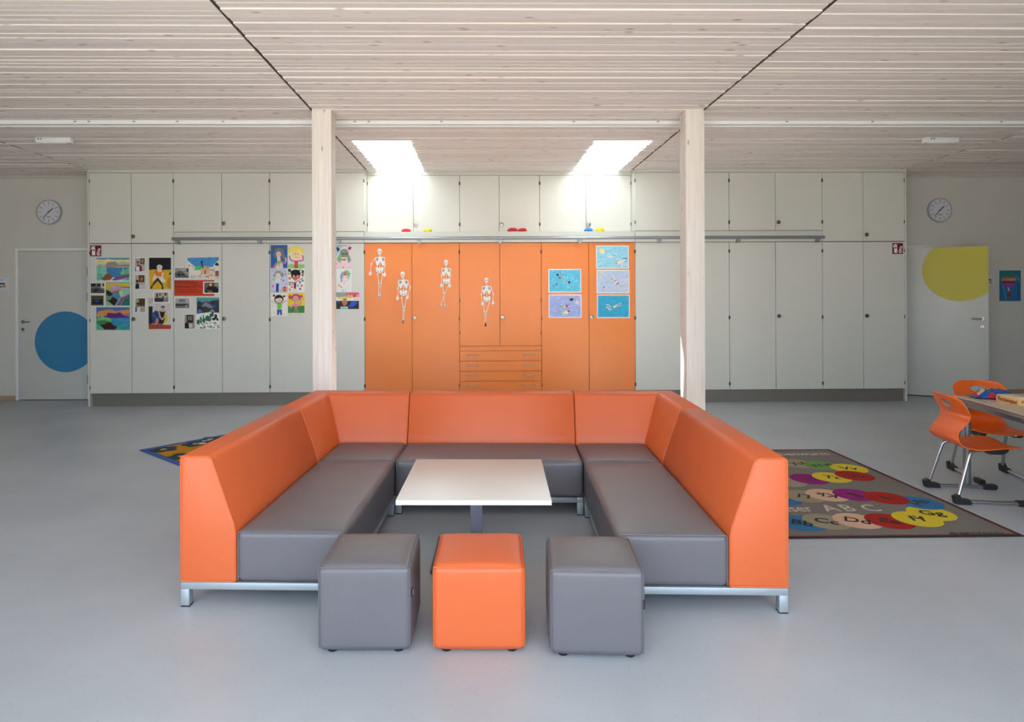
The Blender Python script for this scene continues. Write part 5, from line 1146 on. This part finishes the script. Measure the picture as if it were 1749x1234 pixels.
# ---------------- paper skeletons
def skeleton(label, Zm, J):
    """J: joints in units of the enlarged photograph"""
    ox, oy, sc = Zm; base = wallp(ox + J['neck'][0] / sc, oy + J['neck'][1] / sc)
    t = thing('paper_skeleton', label, 'skeleton', (base[0], D - .003, base[1]))
    k = D / F_PX / sc
    def W(p): x, z = wallp(ox + p[0] / sc, oy + p[1] / sc); return (x - base[0], z - base[1])
    def poly(n, pts, m, par=t, y=0, th=.003): return prism(n, [W(p) for p in pts], -y - th, -y, m, par)
    def disc(n, c, rx, ry, m, par=t, y=0, th=.003, q=14): return poly(n, [(c[0] + rx * math.cos(2 * math.pi * i / q), c[1] + ry * math.sin(2 * math.pi * i / q)) for i in range(q)], m, par, y, th)
    def bone(n, a, b, w=9, y=0):
        a, b = Vector(a), Vector(b); d = (b - a).normalized(); s = Vector((-d.y, d.x)); L = (b - a).length
        prof = [(0, .5), (.02, .95), (.07, 1), (.13, .6), (.25, .42), (.5, .36), (.75, .42), (.87, .6), (.93, 1), (.98, .95), (1, .5)]
        P = [a + d * L * f + s * w * .5 * e for f, e in prof] + [a + d * L * f - s * w * .5 * e for f, e in prof[::-1]]
        o = poly(n, [tuple(p) for p in P], M['bone'], t, y)
        return o
    u = J['u']; nx, ny = J['neck']; hx, hy = J['head']
    sk = poly('skull', [(hx - 30 * u, hy - 12 * u), (hx - 22 * u, hy - 34 * u), (hx, hy - 42 * u), (hx + 22 * u, hy - 34 * u), (hx + 30 * u, hy - 12 * u), (hx + 27 * u, hy + 10 * u), (hx + 20 * u, hy + 16 * u), (hx + 18 * u, hy + 36 * u), (hx + 8 * u, hy + 44 * u), (hx - 8 * u, hy + 44 * u), (hx - 18 * u, hy + 36 * u), (hx - 20 * u, hy + 16 * u), (hx - 27 * u, hy + 10 * u)], M['bone'], y=.003)
    for s in (-1, 1): disc('eye_socket', (hx + s * 12 * u, hy - 1 * u), 7.5 * u, 6 * u, M['bonedark'], sk, .0062, .0006)
    poly('nose_hole', [(hx, hy + 6 * u), (hx + 4 * u, hy + 15 * u), (hx - 4 * u, hy + 15 * u)], M['bonedark'], sk, .0062, .0006)
    poly('tooth_line', [(hx - 16 * u, hy + 22 * u), (hx, hy + 27 * u), (hx + 16 * u, hy + 22 * u), (hx, hy + 31 * u)], M['bonedark'], sk, .0062, .0006)
    px, py = J['pelvis']
    bone('spine', (nx, ny - 6 * u), (px, py), 18 * u)
    cx, cy = nx, ny + 70 * u
    rb = poly('ribcage', [(cx - 66 * u, cy - 52 * u), (cx - 8 * u, cy - 58 * u), (cx + 8 * u, cy - 58 * u), (cx + 66 * u, cy - 52 * u), (cx + 62 * u, cy + 10 * u), (cx + 44 * u, cy + 64 * u), (cx + 30 * u, cy + 58 * u), (cx + 8 * u, cy + 18 * u), (cx - 8 * u, cy + 18 * u), (cx - 30 * u, cy + 58 * u), (cx - 44 * u, cy + 64 * u), (cx - 62 * u, cy + 10 * u)], M['bone'], y=.0032)
    for s in (-1, 1):
        disc('shoulder_blade', (cx + s * 40 * u, cy - 26 * u), 19 * u, 20 * u, M['bonejoint'], rb, .0063, .0005)
        for q in range(3): poly('rib_gap', [(cx + s * (22 + 3 * q) * u, cy + (-38 + q * 13) * u), (cx + s * 56 * u, cy + (-32 + q * 13) * u), (cx + s * 54 * u, cy + (-27 + q * 13) * u), (cx + s * (22 + 3 * q) * u, cy + (-34 + q * 13) * u)], M['bonedark'], rb, .0069, .0005)
    poly('breastbone_tip', [(cx - 7 * u, cy + 12 * u), (cx + 7 * u, cy + 12 * u), (cx + 4 * u, cy + 26 * u), (cx - 4 * u, cy + 26 * u)], M['bonedark'], rb, .0063, .0005)
    pv = poly('pelvis', [(px - 54 * u, py - 30 * u), (px - 30 * u, py - 44 * u), (px - 10 * u, py - 22 * u), (px + 10 * u, py - 22 * u), (px + 30 * u, py - 44 * u), (px + 54 * u, py - 30 * u), (px + 44 * u, py + 20 * u), (px + 18 * u, py + 38 * u), (px - 18 * u, py + 38 * u), (px - 44 * u, py + 20 * u)], M['bone'], y=.0032)
    for s in (-1, 1): poly('pelvis_hole', [(px + s * 8 * u, py + 10 * u), (px + s * 26 * u, py + 6 * u), (px + s * 22 * u, py + 26 * u), (px + s * 10 * u, py + 30 * u)], M['bonejoint'], pv, .0063, .0005)
    for side in ('a', 'b'):
        sh, el, ha = J['arm_' + side]; hp, kn, an = J['leg_' + side]
        bone('upper_arm', sh, el, 17 * u); bone('forearm', el, ha, 15 * u, .0004)
        d = (Vector(ha) - Vector(el)).normalized(); s = Vector((-d.y, d.x)); h = Vector(ha)
        poly('hand', [tuple(h + d * a_ * u + s * b_ * u) for a_, b_ in ((-4, -8), (-4, 8), (12, 18), (34, 17), (46, 6), (44, -6), (30, -16), (10, -16))], M['bone'], y=.0036)
        bone('thigh', hp, kn, 20 * u); bone('shin', kn, an, 16 * u, .0004)
        disc('knee_cap', kn, 10 * u, 11 * u, M['bonejoint'], t, .0036, .0006)
        a = Vector(an); d = (a - Vector(kn)).normalized(); s = Vector((-d.y, d.x))
        poly('foot', [tuple(a + d * p_ * u + s * q_ * u) for p_, q_ in ((-6, -7), (-6, 7), (20, 13), (36, 9), (38, -7), (18, -11))], M['bonejoint'], y=.0036)
skeleton('paper skeleton with its arm raised outwards on the first orange door', (620, 410, 7.71), dict(u=1, head=(221, 155), neck=(228, 212), pelvis=(220, 396), arm_a=((165, 238), (110, 320), (99, 425)), arm_b=((285, 240), (289, 330), (287, 440)), leg_a=((192, 440), (212, 590), (207, 740)), leg_b=((262, 440), (236, 590), (225, 745))))
skeleton('paper skeleton hanging lower right on the first orange door', (620, 410, 7.71), dict(u=1, head=(524, 458), neck=(533, 512), pelvis=(534, 700), arm_a=((467, 545), (462, 640), (458, 750)), arm_b=((590, 545), (622, 630), (592, 735)), leg_a=((508, 750), (530, 905), (526, 1065)), leg_b=((575, 750), (548, 905), (535, 1060))))
skeleton('paper skeleton with crossed legs on the second orange door', (740, 430, 8.817), dict(u=1.06, head=(193, 168), neck=(195, 236), pelvis=(198, 445), arm_a=((132, 265), (124, 370), (122, 490)), arm_b=((264, 265), (255, 370), (250, 495)), leg_a=((145, 485), (158, 650), (176, 825)), leg_b=((242, 485), (172, 640), (118, 815))))
skeleton('paper skeleton on the door above the drawers', (740, 430, 8.817), dict(u=1.06, head=(800, 434), neck=(803, 505), pelvis=(808, 716), arm_a=((738, 540), (724, 650), (738, 765)), arm_b=((872, 540), (902, 640), (900, 750)), leg_a=((755, 760), (772, 925), (788, 1090)), leg_b=((850, 760), (796, 915), (790, 1085))))
